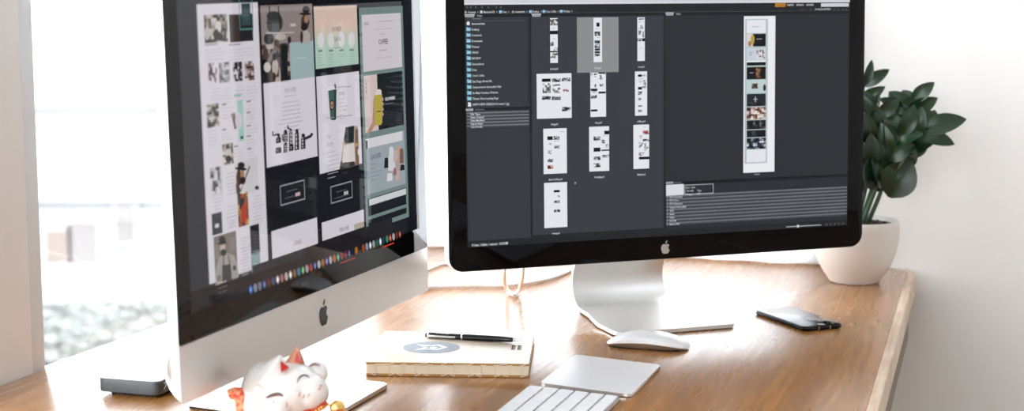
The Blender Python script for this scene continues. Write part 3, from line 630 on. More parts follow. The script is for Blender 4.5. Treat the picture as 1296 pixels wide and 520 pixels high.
bm = NB(); box(bm, -74, -36, 0, 74, 140, 1.6); link('foot_pad', bm, M_rubber, imac)

S = Screen(iO, iU, iV); u0, u1, v0, v1 = 26.5, 623.5, CH + 30, CH + 366
S.gain = .95
def mr(x0, y0, x1, y1, c, z):
    a = S.P(x0, y0); b = S.P(x1, y1); r = (min(a[0], b[0]), min(a[1], b[1]), max(a[0], b[0]), max(a[1], b[1])); 
    if c: S.rect(*r, c, z)
    return r
PW = (206, 200, 208); INK = (150, 146, 154); BG = (12, 15, 20)
S.rect(u0, v0, u1, v1, (26, 29, 35), 0)
uw = S.P(247.5, 60)[0]
S.rect(S.P(327.5, 100)[0], v0, S.P(512.5, 100)[0], v1, BG, 1)
S.text('Attributes: 3 panels', u0 + 4, v0 + 13, 7, (80, 84, 92), 1, .05, width=40)
vtop = S.P(249, 5.5)[1]; vdock = v0 + 24
# column 1: long white page
c1a = S.P(248.5, 6)[0]; c1b = S.P(326, 6)[0]; S.rect(c1a, vdock - 2, c1b, vtop, PW, 2)
C1 = lambda x, y, z=0: S.P(x, y)
SK = [(36, 32, 30), (96, 90, 84), (150, 144, 136), (206, 200, 196)]; DKP = [(14, 18, 22), (30, 40, 44), (60, 60, 60)]; PK = [(60, 48, 58), (150, 110, 118), (200, 190, 198), (210, 206, 214)]
r = mr(257.5, 19, 288.5, 52.5, None, 0); S.photo(*r, [(30, 28, 28), (110, 104, 96), (150, 146, 136), (196, 190, 184)], 3, 10, 8, 4)
S.pe(276, 34, 4, 8, (200, 194, 190), 4); S.pe(276, 24, 2.4, 3, (60, 48, 42), 5); S.pp([(269, 42), (274, 36), (280, 44), (284, 52), (271, 51)], (44, 42, 44), 5); S.pe(262, 42, 3, 9, (176, 172, 168), 4); S.pp([(283, 36), (285.5, 36), (286.5, 52), (283, 52)], (52, 50, 50), 5)
r = mr(289.5, 18.5, 320.5, 51.5, (28, 30, 34), 3); S.rect(r[0], r[1], r[0] + 22, r[3], (52, 40, 38), 4); S.frame(r[0] + 22, r[1] + 12, r[0] + 52, r[1] + 48, 1.6, (78, 128, 122), 5); S.rect(r[0] + 27, r[1] + 17, r[0] + 47, r[1] + 40, (48, 70, 70), 5)
for (x, y) in ((259, 58), (289.5, 58)):
    a = S.P(x, y); S.rect(a[0], a[1], a[0] + 26, a[1] + 1.6, INK, 3); S.lines(a[0], a[1] - 4, a[0] + 60, 4, 3.4, (180, 176, 184), 3, .8, False, int(x))
for k, (xa, ya, xb, yb, pal) in enumerate(((263, 80, 275, 104, PK), (276.5, 79.5, 291, 103.5, [(80, 76, 78), (150, 146, 150), (200, 196, 204)]), (294.5, 79, 307, 102, [(14, 14, 16), (30, 28, 28), (206, 200, 208)]), (309, 78, 322, 101, [(50, 30, 30), (150, 130, 124), (206, 200, 208)]))):
    r = mr(xa, ya, xb, yb, (200, 196, 203), 3); S.photo(*r, pal, 4, 6, 8, 20 + k)
    S.lines(r[0] + 2, r[1] - 6, r[0] + 26, 5, 3.6, (176, 172, 180), 4, .8, True, 30 + k)
r = mr(296, 119.5, 305.5, 121.5, (130, 176, 160), 3)
r = mr(261, 133, 277.5, 159, None, 0); S.photo(*r, SK, 3, 7, 9, 42)
r = mr(300, 127, 309, 177.5, (150, 190, 174), 3); S.rect(r[2] - 8, r[1] + 2, r[2] - 2, r[1] + 5, (50, 60, 56), 4)
S.pe(302, 152.5, 4.6, 11, (198, 192, 198), 6); S.pp([(293, 146), (297, 142), (300, 162), (296.5, 164)], (96, 88, 88), 5); S.pe(294, 146, 2, 3, (130, 122, 122), 6)
for (x, y, n) in ((281, 136, 4), (281, 168, 4), (312, 132, 5), (312, 146, 4), (312, 163, 4), (312, 176, 5), (313, 192, 5), (296, 189, 6), (263, 165, 5)):
    a = S.P(x, y); S.rect(a[0], a[1] + 2, a[0] + 9, a[1] + 3.6, (120, 116, 124), 3); S.lines(a[0], a[1] - 1, a[0] + 24, n, 3.4, (178, 174, 182), 3, .8, False, int(x + y))
r = mr(281, 183, 295.5, 206.5, (190, 182, 176), 3); S.photo(*r, SK, 4, 6, 8, 15); S.pe(289, 194, 4, 6, (196, 180, 168), 5); S.pe(289, 201, 4, 4.5, (22, 28, 34), 6); S.pe(287.5, 185.5, 1.8, 3, (34, 28, 26), 6)
r = mr(265.5, 213, 281, 243.5, None, 0); S.photo(*r, [(60, 52, 52), (150, 150, 152), (196, 196, 200), (206, 200, 206)], 3, 6, 8, 53)
# bearded man with hat, side view
r = mr(297.5, 205.5, 327, 241, (196, 192, 194), 3); w = r[2] - r[0]; h = r[3] - r[1]
S.pe(302, 226, 3.4, 12, (58, 38, 28), 4); S.pe(306.5, 221, 2.6, 6, (158, 112, 86), 5); S.pe(307, 228.5, 3.6, 5, (34, 24, 22), 6); S.pe(304.5, 213.5, 7.8, 2.2, (24, 22, 22), 7, 14, .1)
S.pe(305, 209, 4.6, 4, (26, 24, 24), 7); S.pe(307, 239, 5.6, 6.4, (204, 198, 198), 5); S.pp([(298, 233), (301, 231), (305, 242), (302, 245), (299, 245)], (64, 44, 44), 6); S.pe(325, 237.5, 2.8, 2.6, (54, 54, 56), 5)
r = mr(300, 246, 315, 284, (196, 190, 194), 3); S.photo(r[0], r[1], r[2], r[1] + 36, [(30, 60, 60), (150, 60, 40), (190, 150, 80), (40, 34, 40)], 4, 6, 6, 66); S.ell(r[2] - 10, r[3] - 22, 7, 10, (170, 60, 44), 5); S.line((r[0] + 8, r[1] + 38), (r[0] + 30, r[1] + 62), 3, (110, 90, 90), 5)
for (x, y, n) in ((285, 220, 4), (285, 233, 4), (286, 262, 4), (286, 276, 4), (287, 283, 2), (319, 249, 9), (319, 275, 2), (268, 248, 6)):
    a = S.P(x, y); S.lines(a[0], a[1], a[0] + 24, n, 3.6, (172, 168, 176), 3, .9, True, int(x * 3 + y))
r = mr(267.5, 271, 281.5, 294.5, (44, 47, 54), 3); S.lines(r[0] + 10, r[1] + 22, r[2] - 6, 2, 3, (110, 112, 118), 4, .8); S.rect(r[0] + 6, r[1] + 7, r[0] + 14, r[1] + 11, (200, 200, 204), 4)
# bearded man with apron, grey picture
r = mr(270, 300, 301.5, 364, (112, 106, 98), 3); w = r[2] - r[0]; h = r[3] - r[1]
S.rect(r[0] + w * .05, r[1] + h * .62, r[0] + w * .2, r[1] + h * .85, (128, 122, 112), 4); S.rect(r[0] + w * .68, r[1] + h * .66, r[2] - w * .05, r[1] + h * .9, (122, 116, 106), 4)
S.pp([(272, 368), (273, 340), (277, 325), (287, 320), (296, 323), (300, 335), (302, 350), (301, 359)], (152, 148, 142), 5)
S.pp([(280.5, 366), (281, 336), (291.5, 334), (294, 361)], (58, 56, 54), 6); S.pp([(282, 336), (282, 324), (283, 324), (283.5, 336)], (66, 60, 58), 7); S.pp([(290, 334), (288, 322), (289, 322), (291.5, 334)], (66, 60, 58), 7)
S.pe(281.5, 313, 3.6, 6, (178, 162, 146), 7); S.pe(282.6, 319.5, 3.6, 4.4, (44, 38, 36), 8); S.pe(281, 307.5, 5.8, 2, (36, 34, 34), 8, 14, -.25); S.pe(281, 303, 4.2, 4.4, (34, 32, 32), 8)
S.pe(296.5, 339, 2.4, 3.4, (84, 66, 58), 7); S.pe(277, 352, 2.6, 4, (120, 106, 94), 7)
S.lines(r[0] + w * .1, r[1] + h * .2, r[0] + w * .55, 3, 5, (180, 176, 172), 7, 1.3, False, 5)
for (y, n) in ((302, 5), (315, 4), (330, 5), (345, 5), (356, 3)):
    a = S.P(304, y); S.lines(a[0], a[1], a[0] + 22, n, 3.4, (170, 166, 174), 3, .9, True, y)
r = mr(316, 286, 329, 318, (20, 22, 26), 3); S.lines(r[0] + 6, (r[1] + r[3]) / 2 + 8, r[2] - 4, 7, 4, (80, 82, 86), 4, .9, True, 3)
r = mr(317, 319, 330, 350, (132, 152, 150), 3); S.lines(r[0] + 6, r[3] - 14, r[2] - 4, 5, 4, (176, 190, 188), 4, 1, True, 4)
# column 2: dark backpack photo, teal block, white page with grinders, black page, white card
ua = S.P(330, 30)[0]; ub = S.P(395.5, 30)[0]
vA = S.P(331, 7)[1]; vB = S.P(331, 57)[1]; vC = S.P(331, 106)[1]; vm_ = S.P(362, 55.5)[1]
S.rect(ua, vB, ub, vA, (134, 122, 120), 3); w = ub - ua; h = vA - vB
S.pe(347.5, 29, 10.5, 14, (64, 66, 66), 4); S.pe(346, 20, 9, 6, (46, 50, 52), 5); S.pe(341, 34, 3.4, 6, (40, 42, 44), 6); S.pl(340.5, 7.5, 341, 17, 3, (36, 36, 38), 5); S.pl(352, 7.5, 352.5, 17, 3, (36, 36, 38), 5); S.pp([(352, 20), (355, 20), (356, 36), (353.5, 37)], (30, 32, 34), 6)
S.pe(340, 49, 6.5, 7.5, (42, 40, 42), 6); S.pe(355, 46.5, 7, 4.6, (172, 162, 152), 6); S.pe(350, 53, 3.6, 3, (70, 60, 56), 7)
S.pe(386, 17.5, 7.6, 1.8, (38, 30, 28), 7); S.pe(387, 12.5, 4.6, 5, (38, 30, 28), 7); S.pe(386, 28, 5.4, 10, (66, 46, 40), 5); S.pe(387.5, 24, 2.8, 5, (150, 114, 96), 6); S.pe(384.5, 34, 4, 5, (28, 24, 24), 7); S.pe(387, 47, 5.4, 9, (164, 156, 152), 5); S.pe(381.5, 47, 2, 8, (60, 46, 44), 6); S.pe(366, 50.5, 2.4, 4.4, (38, 36, 36), 6)
S.rect(S.P(367, 32)[0], S.P(367, 33.5)[1], S.P(374, 32)[0], S.P(367, 30)[1], (180, 176, 174), 6); S.pl(336, 42, 372, 41, 1.4, (176, 170, 168), 8)
ux = ua + w * .52
S.photo(ua, vC, ux, vB, [(18, 18, 20), (70, 52, 46), (120, 100, 88), (170, 158, 150)], 3, 7, 8, 71); S.pp([(354, 57), (364, 57), (364, 103), (355, 104)], (16, 20, 24), 4); S.pp([(337, 78), (341, 80), (352, 62), (348, 57)], (116, 108, 106), 5); S.pe(347, 72, 2.6, 5, (30, 28, 28), 6); S.pe(348, 85, 4, 11, (172, 164, 158), 5); S.pe(346.5, 97, 2.6, 5.5, (60, 42, 36), 6); S.pe(338, 85, 4.4, 6.5, (196, 186, 180), 5); S.pe(335, 98, 3.4, 6, (26, 26, 28), 6); S.pe(336, 68, 3.6, 8, (74, 54, 46), 5)
S.rect(ux, vC, ub, vB, (150, 170, 172), 3); S.lines(ux + 18, (vB + vC) / 2 + 3, ux + 40, 1, 3, (184, 200, 202), 4, 1.2)
vD = S.P(335, 213)[1]; S.rect(ua, vD, ub, vC, PW, 4)
cx_ = (ua + ub) / 2; S.text('COCO COFFEE', cx_ - 14, S.P(364, 117)[1], 7, (140, 136, 144), 5, .1, width=28)
S.lines(cx_ - 16, S.P(364, 121)[1], cx_ + 16, 1, 3, (170, 166, 174), 5, 1); S.lines(cx_ - 30, S.P(364, 129)[1], cx_ + 30, 9, 4.6, (164, 160, 168), 5, 1.1, True, 8)
# a row of coffee tools drawn in ink
ink = (34, 32, 36)
for (x0, y0, x1, y1, q) in ((349, 174, 355.5, 181.5, 0), (348.5, 187, 356, 194.5, 0), (358, 167.5, 364, 180, 1), (358.5, 181, 363.5, 193.5, 1), (365.5, 164, 370, 184, 0), (365.5, 183, 371.5, 191.5, 0), (372.5, 168, 378.5, 190.5, 0), (380.5, 172, 386.5, 189, 0)):
    S.pp([(x0, y1), (x1, y1 - 1.2), (x1 - .8, y0 - 1.2), (x0 + .8, y0)], ink, 6)
    S.pp([(x0 + 1.6, y1 - 2), (x0 + 3.2, y1 - 2.2), (x0 + 3.0, y0 + 1.5), (x0 + 1.8, y0 + 1.5)], (190, 186, 192), 7)
    if q: S.pp([(x0 + 3.8, y1 - 2), (x0 + 5, y1 - 2.2), (x0 + 5, y0 + 2), (x0 + 3.8, y0 + 2.2)], (196, 192, 198), 7)
    for k in range(1, 4): S.pl(x0, y0 + (y1 - y0) * k / 4, x1, y0 + (y1 - y0) * k / 4 - 1, 1.1, ink, 8)
S.pe(352.3, 171, 1.8, 2.4, ink, 6); S.pl(345, 171.5, 352, 169.5, 1.8, ink, 6); S.pl(345, 166, 345.2, 172, 3, ink, 6); S.pe(375.5, 165.5, 2, 2.6, ink, 6); S.pe(361, 166, 1.8, 2, ink, 6); S.pe(383.5, 170.5, 2.4, 1.6, ink, 6)
S.pl(386, 175.5, 394, 171.5, 3.6, ink, 6); S.pe(394.3, 170, 1.6, 2.2, ink, 6); S.pl(364, 162.5, 368, 163.5, 1.8, ink, 6); S.pl(364, 158.5, 364.2, 163, 3, ink, 6); S.pl(357, 170, 357.6, 178, 2.4, ink, 6)
def badge(x0, y0, x1, y1, pink):
    r = mr(x0, y0, x1, y1, None, 0); S.frame(*r, 1.3, (150, 154, 158), 5); S.lines(r[0] + 8, r[3] - 8, r[2] - 8, 2, 7, (84, 86, 92), 5, 1.2, True, 1); S.rect(r[2] - 24, r[1] + 6, r[2] - 12, r[1] + 10, pink, 6)
badge(354, 235, 386, 252, (190, 160, 160)); badge(418, 236, 446, 250, (170, 180, 178))
vE = S.P(340, 292)[1]; vE2 = S.P(400, 277)[1]; va_ = (vE + vE2) / 2; S.rect(ua + 4, vdock + 1, S.P(402, 300)[0], va_, PW, 4)
cx_ = (ua + ub) / 2 + 4; S.text('SCROLL', cx_ - 10, va_ - 24, 7, (120, 116, 124), 5, .1, width=20); S.lines(cx_ - 26, va_ - 34, cx_ + 26, 3, 5, (170, 166, 174), 5, 1.1, True, 6); S.text('Fill Line', cx_ + 6, va_ - 74, 7, (90, 88, 94), 5, .15, width=16)
# column 3: peach and mint card, cup page, card
ua = S.P(397.5, 30)[0]; ub = S.P(452, 30)[0]; vA = S.P(397, 8.5)[1]; vB = S.P(399, 87.5)[1]; w = ub - ua; vmid = vB + (vA - vB) * .48
n_ = 14
for i in range(n_):                                     # printed two-tone card, peach running to mint
    t = i / (n_ - 1); t = min(1, max(0, (t - .34) / .32)); c = [a_ * (1 - t) + b_ * t for a_, b_ in zip((166, 192, 178), (206, 182, 168))]
    S.rect(ua, vB + (vA - vB) * i / n_, ub, vB + (vA - vB) * (i + 1) / n_, c, 3)
for k, x in enumerate((405.4, 418.6, 432, 444.8)):
    S.pe(x, 51 - k * .3, 4.2, 9.8, (206, 203, 205), 5, 18); c = S.P(x, 64.5 - k * .4); S.rect(c[0] - 6, c[1] - 1, c[0] + 6, c[1] + 1.2, (110, 126, 118), 5); S.lines(c[0] - 9, c[1] - 4, c[0] + 9, 5, 3, (140, 164, 154), 5, .9, True, k)
S.text('HONEY', ua + w * .5 - 12, vA - 30, 8, (120, 100, 94), 5, .1, width=26); S.text('FLAVOR', ua + w * .5 - 9, vA - 42, 8, (120, 100, 94), 5, .1, width=20); S.lines(ua + w * .44, vA - 49, ua + w * .62, 1, 3, (150, 130, 122), 5, 1)
vF = S.P(400, 97)[1]; vG = S.P(404, 220.5)[1]; S.rect(ua, vG, ub, vF, PW, 4)
S.pp([(415, 114), (425.5, 112.5), (425, 151), (423, 152.2), (420, 152.2), (418, 151)], (58, 90, 80), 6); S.pp([(422.5, 113), (425.6, 112.6), (425.2, 150.6), (423, 152)], (36, 52, 50), 7); S.pp([(413.2, 110.5), (424.8, 107.5), (425.8, 112.6), (413.6, 115)], (214, 210, 216), 8); S.pp([(422.6, 106.5), (424.5, 106), (425.6, 112), (423.4, 112)], (70, 74, 76), 9)
S.pe(420, 133, 2.6, 6.6, (24, 22, 22), 8); S.pe(420, 133, 1.8, 4.8, (192, 142, 122), 9); S.pe(420, 133.5, .8, 2.6, (50, 40, 38), 10)
S.pl(427, 110.5, 444, 109.2, 1, (150, 146, 154), 6); S.pl(413, 149.5, 446, 145.5, 1, (150, 146, 154), 6)
q = S.P(429, 121); S.text('COCO', q[0], q[1], 6, (130, 126, 134), 6, .1, width=16); S.lines(q[0], q[1] - 4, q[0] + 24, 6, 4.6, (166, 162, 170), 6, 1, False, 3); q = S.P(413, 176); S.text('Our', q[0], q[1], 8, (140, 136, 142), 6, width=12); S.text('Story', q[0], q[1] - 9, 8, (140, 136, 142), 6, width=18); S.lines(q[0], q[1] - 16, q[0] + 36, 7, 5, (166, 162, 170), 6, 1, False, 4)
vP = S.P(440, 160)[1]; q = S.P(432, 160)[0]
S.pp([(429.5, 215), (454.5, 208), (452.5, 159), (437, 162)], (158, 146, 138), 5); S.pp([(429.5, 215), (450, 209), (446, 200), (431, 204)], (56, 46, 42), 6); S.pp([(449, 164), (453, 163), (454.3, 208), (450, 209)], (120, 92, 72), 6)
S.pp([(437, 161), (448, 159), (447.5, 180), (434.5, 182)], (24, 34, 34), 7); S.pp([(434.5, 184), (448, 181), (449.5, 204), (433, 206)], (206, 200, 198), 8); S.pe(434.5, 181.5, 1.6, 3.4, (196, 160, 146), 9); S.pe(454, 192, 1.6, 4.6, (210, 204, 206), 8); S.pp([(449, 182), (454, 180), (454, 184), (449, 186)], (186, 140, 90), 7)
vH = S.P(430, 274.5)[1]; S.rect(ua, vdock + 3, ub, vH, PW, 4); cx_ = (ua + ub) / 2; S.text('FIND LINE', cx_ - 12, vH - 18, 7, (120, 116, 124), 5, .1, width=26); S.lines(cx_ - 24, vH - 27, cx_ + 24, 3, 5, (170, 166, 174), 5, 1.1, True, 6)
for (x, y) in ((415, 313), (425, 312), (433, 310)): S.pe(x, y, 3, 3.4, (34, 32, 34), 6)
S.rect(cx_ + 30, vdock + 3, ub, vdock + 10, (170, 160, 146), 5)
# column 4: sage page with white card, yellow flask, product shot, black bands
ua = S.P(454.5, 30)[0]; ub = S.P(510, 30)[0]; S.rect(ua, vdock - 4, ub, S.P(455, 10)[1], (110, 130, 126), 3); w = ub - ua
pa = ua + w * .055; pb = ub - w * .055
r = (pa, S.P(461, 91)[1], pb, S.P(459, 19)[1]); S.rect(*r, (200, 193, 199), 4); cx_ = (pa + pb) / 2; vm2 = (r[1] + r[3]) / 2
S.text('COFFEE', cx_ - 13, vm2 - 3, 9, (90, 84, 90), 5, .2, width=30); S.lines(cx_ - 12, vm2 - 10, cx_ + 14, 1, 3, (150, 144, 150), 5, 1.2); S.lines(cx_ - 6, vm2 + 10, cx_ + 8, 1, 3, (160, 154, 160), 5, 1); S.line((cx_ - 24, vm2 + 16), (cx_ + 30, vm2 + 16), .7, (170, 164, 170), 5); S.line((cx_ - 24, vm2 - 20), (cx_ + 30, vm2 - 20), .7, (170, 164, 170), 5)
S.text('COCO', pa + 6, r[3] - 13, 6, (110, 104, 110), 5, .15, width=14); S.lines(pa + 50, r[3] - 9, pb - 20, 1, 3, (160, 154, 160), 5, 1)
r = (pa, S.P(463, 168)[1], pb, S.P(461, 96)[1]); vd0, vd1 = r[1], r[3]; um = S.P(478, 130)[0]
S.rect(pa, vd0, pb, vd1, (20, 25, 29), 4); S.rect(pa, vd0, um, vd1, (202, 184, 180), 5)
S.pp([(473.6, 120), (483.4, 119), (483.6, 155), (482, 158), (476, 159), (474.4, 157)], (172, 160, 66), 7); S.pp([(474.6, 120.5), (475.6, 114.5), (478, 112.8), (481, 113), (482.6, 115), (482.6, 119.5)], (208, 200, 196), 8); S.pl(476.5, 141.5, 482, 140.5, 1.6, (90, 84, 40), 8)
S.pp([(472.6, 125), (474.4, 122), (475.6, 156), (470, 166), (464, 169), (464, 167), (471, 155)], (176, 134, 110), 6)
for y in (125.5, 131.5, 138, 144.5): S.pe(483.8, y, 1.5, 2.6, (182, 142, 116), 8)
a = S.P(487, 124); b = S.P(500, 124); S.rect(a[0], S.P(487, 128)[1], b[0], S.P(487, 123)[1], (96, 98, 100), 5); S.text('FLOWERS', a[0] + 1, S.P(487, 127.4)[1], 5, (206, 206, 206), 6, .15, width=b[0] - a[0] - 2); S.lines(a[0], S.P(487, 131.5)[1], b[0] - 5, 1, 3, (110, 112, 114), 5, 1)
for k in range(3): S.ell(pa + 6, vd1 - 10 - 5 * k, 1.5, 1.5, (150, 130, 128), 6)
r = (pa, S.P(464, 247)[1], pb, S.P(463, 176)[1]); S.rect(*r, (150, 158, 166), 4); S.rect(r[0], r[3] - 12, r[2] - 6, r[3], (206, 204, 208), 5); S.rect(r[0], r[3] - 12, r[0] + 5, r[3] - 2, (40, 44, 48), 6)
S.text('COCOSITE', r[0] + 12, (r[1] + r[3]) / 2 + 8, 8, (70, 74, 80), 6, .15, width=32); S.lines(r[0] + 12, (r[1] + r[3]) / 2 + 2, r[0] + 42, 5, 5, (120, 126, 134), 6, 1, False, 3)
for k, (x, y, a_, b_, c_) in enumerate(((495, 192, 3, 7, (204, 206, 212)), (495.5, 205, 4.6, 11, (200, 202, 208)), (488.6, 206, 2.6, 7, (28, 30, 36)), (500.5, 197, 3, 8, (186, 166, 158)), (497, 212, 3, 5, (206, 180, 172)), (504, 190, 2.2, 6, (186, 150, 132)), (508, 197, 2.6, 10, (120, 88, 78)), (503.5, 207, 2.6, 8, (176, 150, 142)), (509, 212, 2.8, 4, (24, 26, 30)), (493, 224, 3.6, 5.4, (210, 206, 210)), (503, 222, 2.6, 7, (190, 160, 156)), (499.5, 217, 2, 5, (146, 104, 98)))):
    S.pp([(x - a_, y + b_), (x + a_, y + b_ - 1), (x + a_ * .9, y - b_ * .7), (x + a_ * .3, y - b_), (x - a_ * .8, y - b_ * .8)], c_, 6 + k % 4)
r = (pa, S.P(466, 274)[1], pb, S.P(465, 252)[1]); S.rect(*r, (20, 23, 27), 4); S.rect(r[0] + 4, r[3] - 9, r[2], r[3] - 1, (200, 202, 204), 5); S.lines(r[0] + 20, r[1] + 14, r[0] + 62, 1, 3, (120, 122, 124), 5, 1.4)
r = (pa, vdock + 2, pb, S.P(466, 278.5)[1]); S.rect(*r, (18, 21, 25), 4); S.lines(r[0] + 8, r[3] - 14, r[0] + 22, 2, 4, (110, 114, 116), 5, 1.2); S.lines(r[0] + 62, r[3] - 16, pb - 10, 1, 3, (180, 120, 110), 5, 1.4)
# dock with coloured icons
S.rect(u0 + 130, v0, u1 - 90, v0 + 26, (30, 28, 32), 9); S.rect(u0, v0, u1, v0 + 2, (20, 20, 24), 8); S.rect(u0 + .5, v0 + 2, u1 - .5, vdock - 5, (22, 23, 28), 7)
du0 = S.P(314, 366)[0]; du1 = S.P(508, 300)[0]; N = 40; dv = (S.P(314, 366)[1] + S.P(400, 336)[1] + S.P(480, 307)[1]) / 3
cols = [(60, 110, 190), (150, 160, 180), (130, 140, 160), (60, 80, 140), (110, 50, 30), (70, 90, 130), (200, 190, 190), (190, 120, 110), (210, 200, 200), (200, 190, 180), (150, 110, 70), (80, 140, 180), (80, 150, 90), (200, 180, 190), (190, 90, 80), (70, 90, 150), (210, 210, 216), (190, 120, 60), (100, 80, 160), (200, 200, 205), (200, 120, 60),
        (60, 130, 110), (150, 50, 40), (140, 40, 50), (60, 60, 110), (30, 40, 60), (200, 130, 50), (40, 30, 30), (190, 90, 40), (160, 180, 200), (200, 200, 210), (170, 190, 200), (50, 120, 80), (180, 210, 210), (40, 60, 110), (60, 160, 90), (190, 60, 60), (200, 200, 200), (120, 50, 30), (150, 60, 40)]
stp = (du1 - du0) / N
for k in range(N):
    if k in (27,): continue
    u = du0 + stp * (k + .5); S.ell(u, dv, stp * .40, 5.2, tuple(int(q_ * .8) for q_ in cols[k]), 10, 8, PI / 8)
    if k % 3 == 0: S.ell(u, dv, stp * .2, 3, tuple(min(255, c + 60) for c in cols[k]), 11, 6)
S.rect(du0 + stp * 22, dv - 9, du0 + stp * 26.3, dv - 7.6, (150, 50, 36), 11); S.rect(du0 + stp * 34, dv - 9, du0 + stp * 37.6, dv - 7.4, (190, 70, 44), 11)
for v in S.bm.verts: v.co.z += .12
xf(S.bm, PM); link('screen', S.bm, M_screen2, imac, recalc=False)['label'] = 'lit screen with columns of web page mock-ups and a row of icons'

# ------------------------------------------------------------------ white cables behind the monitor
def cable(name, pts, r, label):
    bm = NB(); P = smooth_path(pts, 8); o0 = V(pts[0][0], pts[0][1], 0); tube(bm, [p - o0 for p in P], r, 10)
    return tag(link(name, bm, M_cable, smooth=True, loc=o0), label, 'cable')
cable('display_cable', [at(652, 300, 2470), at(640, 330, 2475), at(638, 352, 2490), on(642, 366, 8), on(650, 373, 4), on(657, 367, 8), at(661, 352, 2520), at(661, 332, 2505), at(655, 305, 2490)], 3, 'white cable hanging in a loop below the monitor with the file browser')
cable('power_cable', [on(728, 338, 3.2), on(712, 346, 3.2), on(690, 353.5, 3.2), on(664, 358.5, 3.2), on(636, 361, 3.2), on(600, 361, 3.2), on(565, 362, 3.2), on(545, 363, 3.2), on(528, 368, 3.2)], 3, 'white cable lying across the desk from the monitor stand to the silver computer')
cable('network_cable', [on(580, 333, 2.4), on(560, 334, 2.4), on(548, 338, 2.4), on(538, 342, 2.4), on(522, 345, 2.4)], 2.2, 'short white cable lying nearest the back wall between the two screens')

# ------------------------------------------------------------------ small black box
M_blk = mat('dark_grey_box', (84, 90, 95), .35); M_blkt = mat('glossy_dark_top', (50, 52, 56), .16, coat=.6, coat_rough=.05); M_mark = mat('white_print', (200, 202, 205), .5)
ZB = 20
yawb = math.radians(-16.5); wB = 82; a = on(200, 484.5, ZB) - V(math.cos(yawb), math.sin(yawb)) * wB
hdd = thing('set_top_box', 'small flat black box on the desk behind the lower left corner of the silver computer', 'electronics', a - V(0, 0, ZB), yawb)
bm = NB(); prism(bm, rrect(wB, 118, 10, 6, wB / 2, 59), 4, ZB, 1); link('case', bm, [M_blk], hdd, smooth=True)
bm = NB(); prism(bm, rrect(wB - 1, 117, 9.5, 6, wB / 2, 59), ZB, ZB + .6, .2); link('top_plate', bm, M_blkt, hdd, smooth=True)
bm = NB(); prism(bm, rrect(wB - 20, 98, 8, 6, wB / 2, 59), 0, 4.2); link('foot_pad', bm, M_rubber, hdd)
bm = NB()
for (y0_, z0_, y1_, z1_) in ((14, 9, 22, 15), (17, 14, 30, 11), (26, 8, 34, 16), (31, 13, 42, 9), (15, 16, 24, 17)): tube(bm, [(wB + .3, y0_, z0_), (wB + .3, y1_, z1_)], .8, 6)
link('printed_mark', bm, M_mark, hdd)

# ------------------------------------------------------------------ notebook and pen
M_kraft = mat('kraft_cover', (214, 198, 176), .26, bump=(90, .03)); M_kedge = mat('kraft_board_edge', (186, 142, 84), .7); M_pages = mat('cream_pages', (250, 238, 216), .8)
M_thread = mat('cream_thread', (244, 232, 210), .7); M_stick = mat('grey_sticker', (126, 134, 142), .45); M_sw = mat('sticker_white', (232, 234, 236), .5); M_stamp = mat('stamp_ink', (70, 60, 52), .7)
nA = on(463, 458, 18); nB_ = on(669.5, 460.5, 18); ux = (nB_ - nA).normalized(); nyaw = math.atan2(ux.y, ux.x); nW = (nB_ - nA).length; nD = 186
book = thing('notebook', 'thick kraft notebook with stitched open spine and round grey sticker lying on the desk', 'notebook', nA - V(0, 0, 18), nyaw)
bm = NB(); box(bm, 0, 0, 15, nW, nD, 18, bevel=.5)
for f in bm.faces: f.material_index = 0 if f.normal.z > .5 or abs(f.calc_center_median().z - 18) < .3 else 1
link('front_cover', bm, [M_kraft, M_kedge], book)
bm = NB(); box(bm, 0, 0, .2, nW, nD, 3.2, bevel=.5); link('back_cover', bm, M_kedge, book)
bm = NB()
for i in range(8): z = 3.2 + i * 11.8 / 8; box(bm, .6, .8 + (.5 if i % 2 else 0), z, nW - 1, nD - 2, z + 11.8 / 8 - .08, bevel=.2)
link('page_block', bm, M_pages, book)
bm = NB()
n_ = 12
for i in range(n_):
    x = 12 + (nW - 22) * i / (n_ - 1); tube(bm, [(x, -.6, 2.2), (x, -.7, 9), (x, -.6, 16.4)], .55, 6)
    tube(bm, [(x, -.7, 1.0), (x + (7 if i % 2 else -6), -.7, 3.4)], .55, 6); tube(bm, [(x, -.7, 15.4), (x + (6 if i % 3 else 16), -.7, 17.2 if i % 2 else 15.8)], .5, 6)
link('stitching', bm, M_thread, book)
M3 = Matrix.Rotation(-nyaw, 4, 'Z')
def bk(x, y): q = on(x, y, 18.1); d = q - V(nA.x, nA.y, 18); return (M3 @ d)
c = bk(546, 439.5); R_ = (bk(582, 439.5) - bk(510, 439.5)).length / 2
bm = NB(); prism(bm, [(c.x + R_ * math.cos(2 * PI * i / 40), c.y + R_ * .92 * math.sin(2 * PI * i / 40)) for i in range(40)], 18.0, 18.25); stk = link('round_sticker', bm, M_stick, book); stk['label'] = 'round grey sticker with a white emblem'
bm = NB()
em = [(-.56, .42), (-.02, .30), (.20, .46), (.58, .02), (.22, -.44), (-.02, -.30), (-.56, -.46), (-.22, -.02)]
def ring(poly, k, z0, z1):
    o_ = [(c.x + p[0] * R_, c.y + p[1] * R_) for p in poly]; i_ = [(c.x + (p[0] * k + .02) * R_, c.y + (p[1] * k - .02) * R_) for p in poly]
    for a in range(len(poly)):
        b = (a + 1) % len(poly); vs = [bm.verts.new((q[0], q[1], z)) for z in (z0, z1) for q in (o_[a], o_[b], i_[b], i_[a])]
        for f in ((0, 1, 2, 3), (4, 5, 6, 7), (0, 1, 5, 4), (2, 3, 7, 6)): bm.faces.new([vs[j] for j in f])
ring(em, .66, 18.22, 18.4)
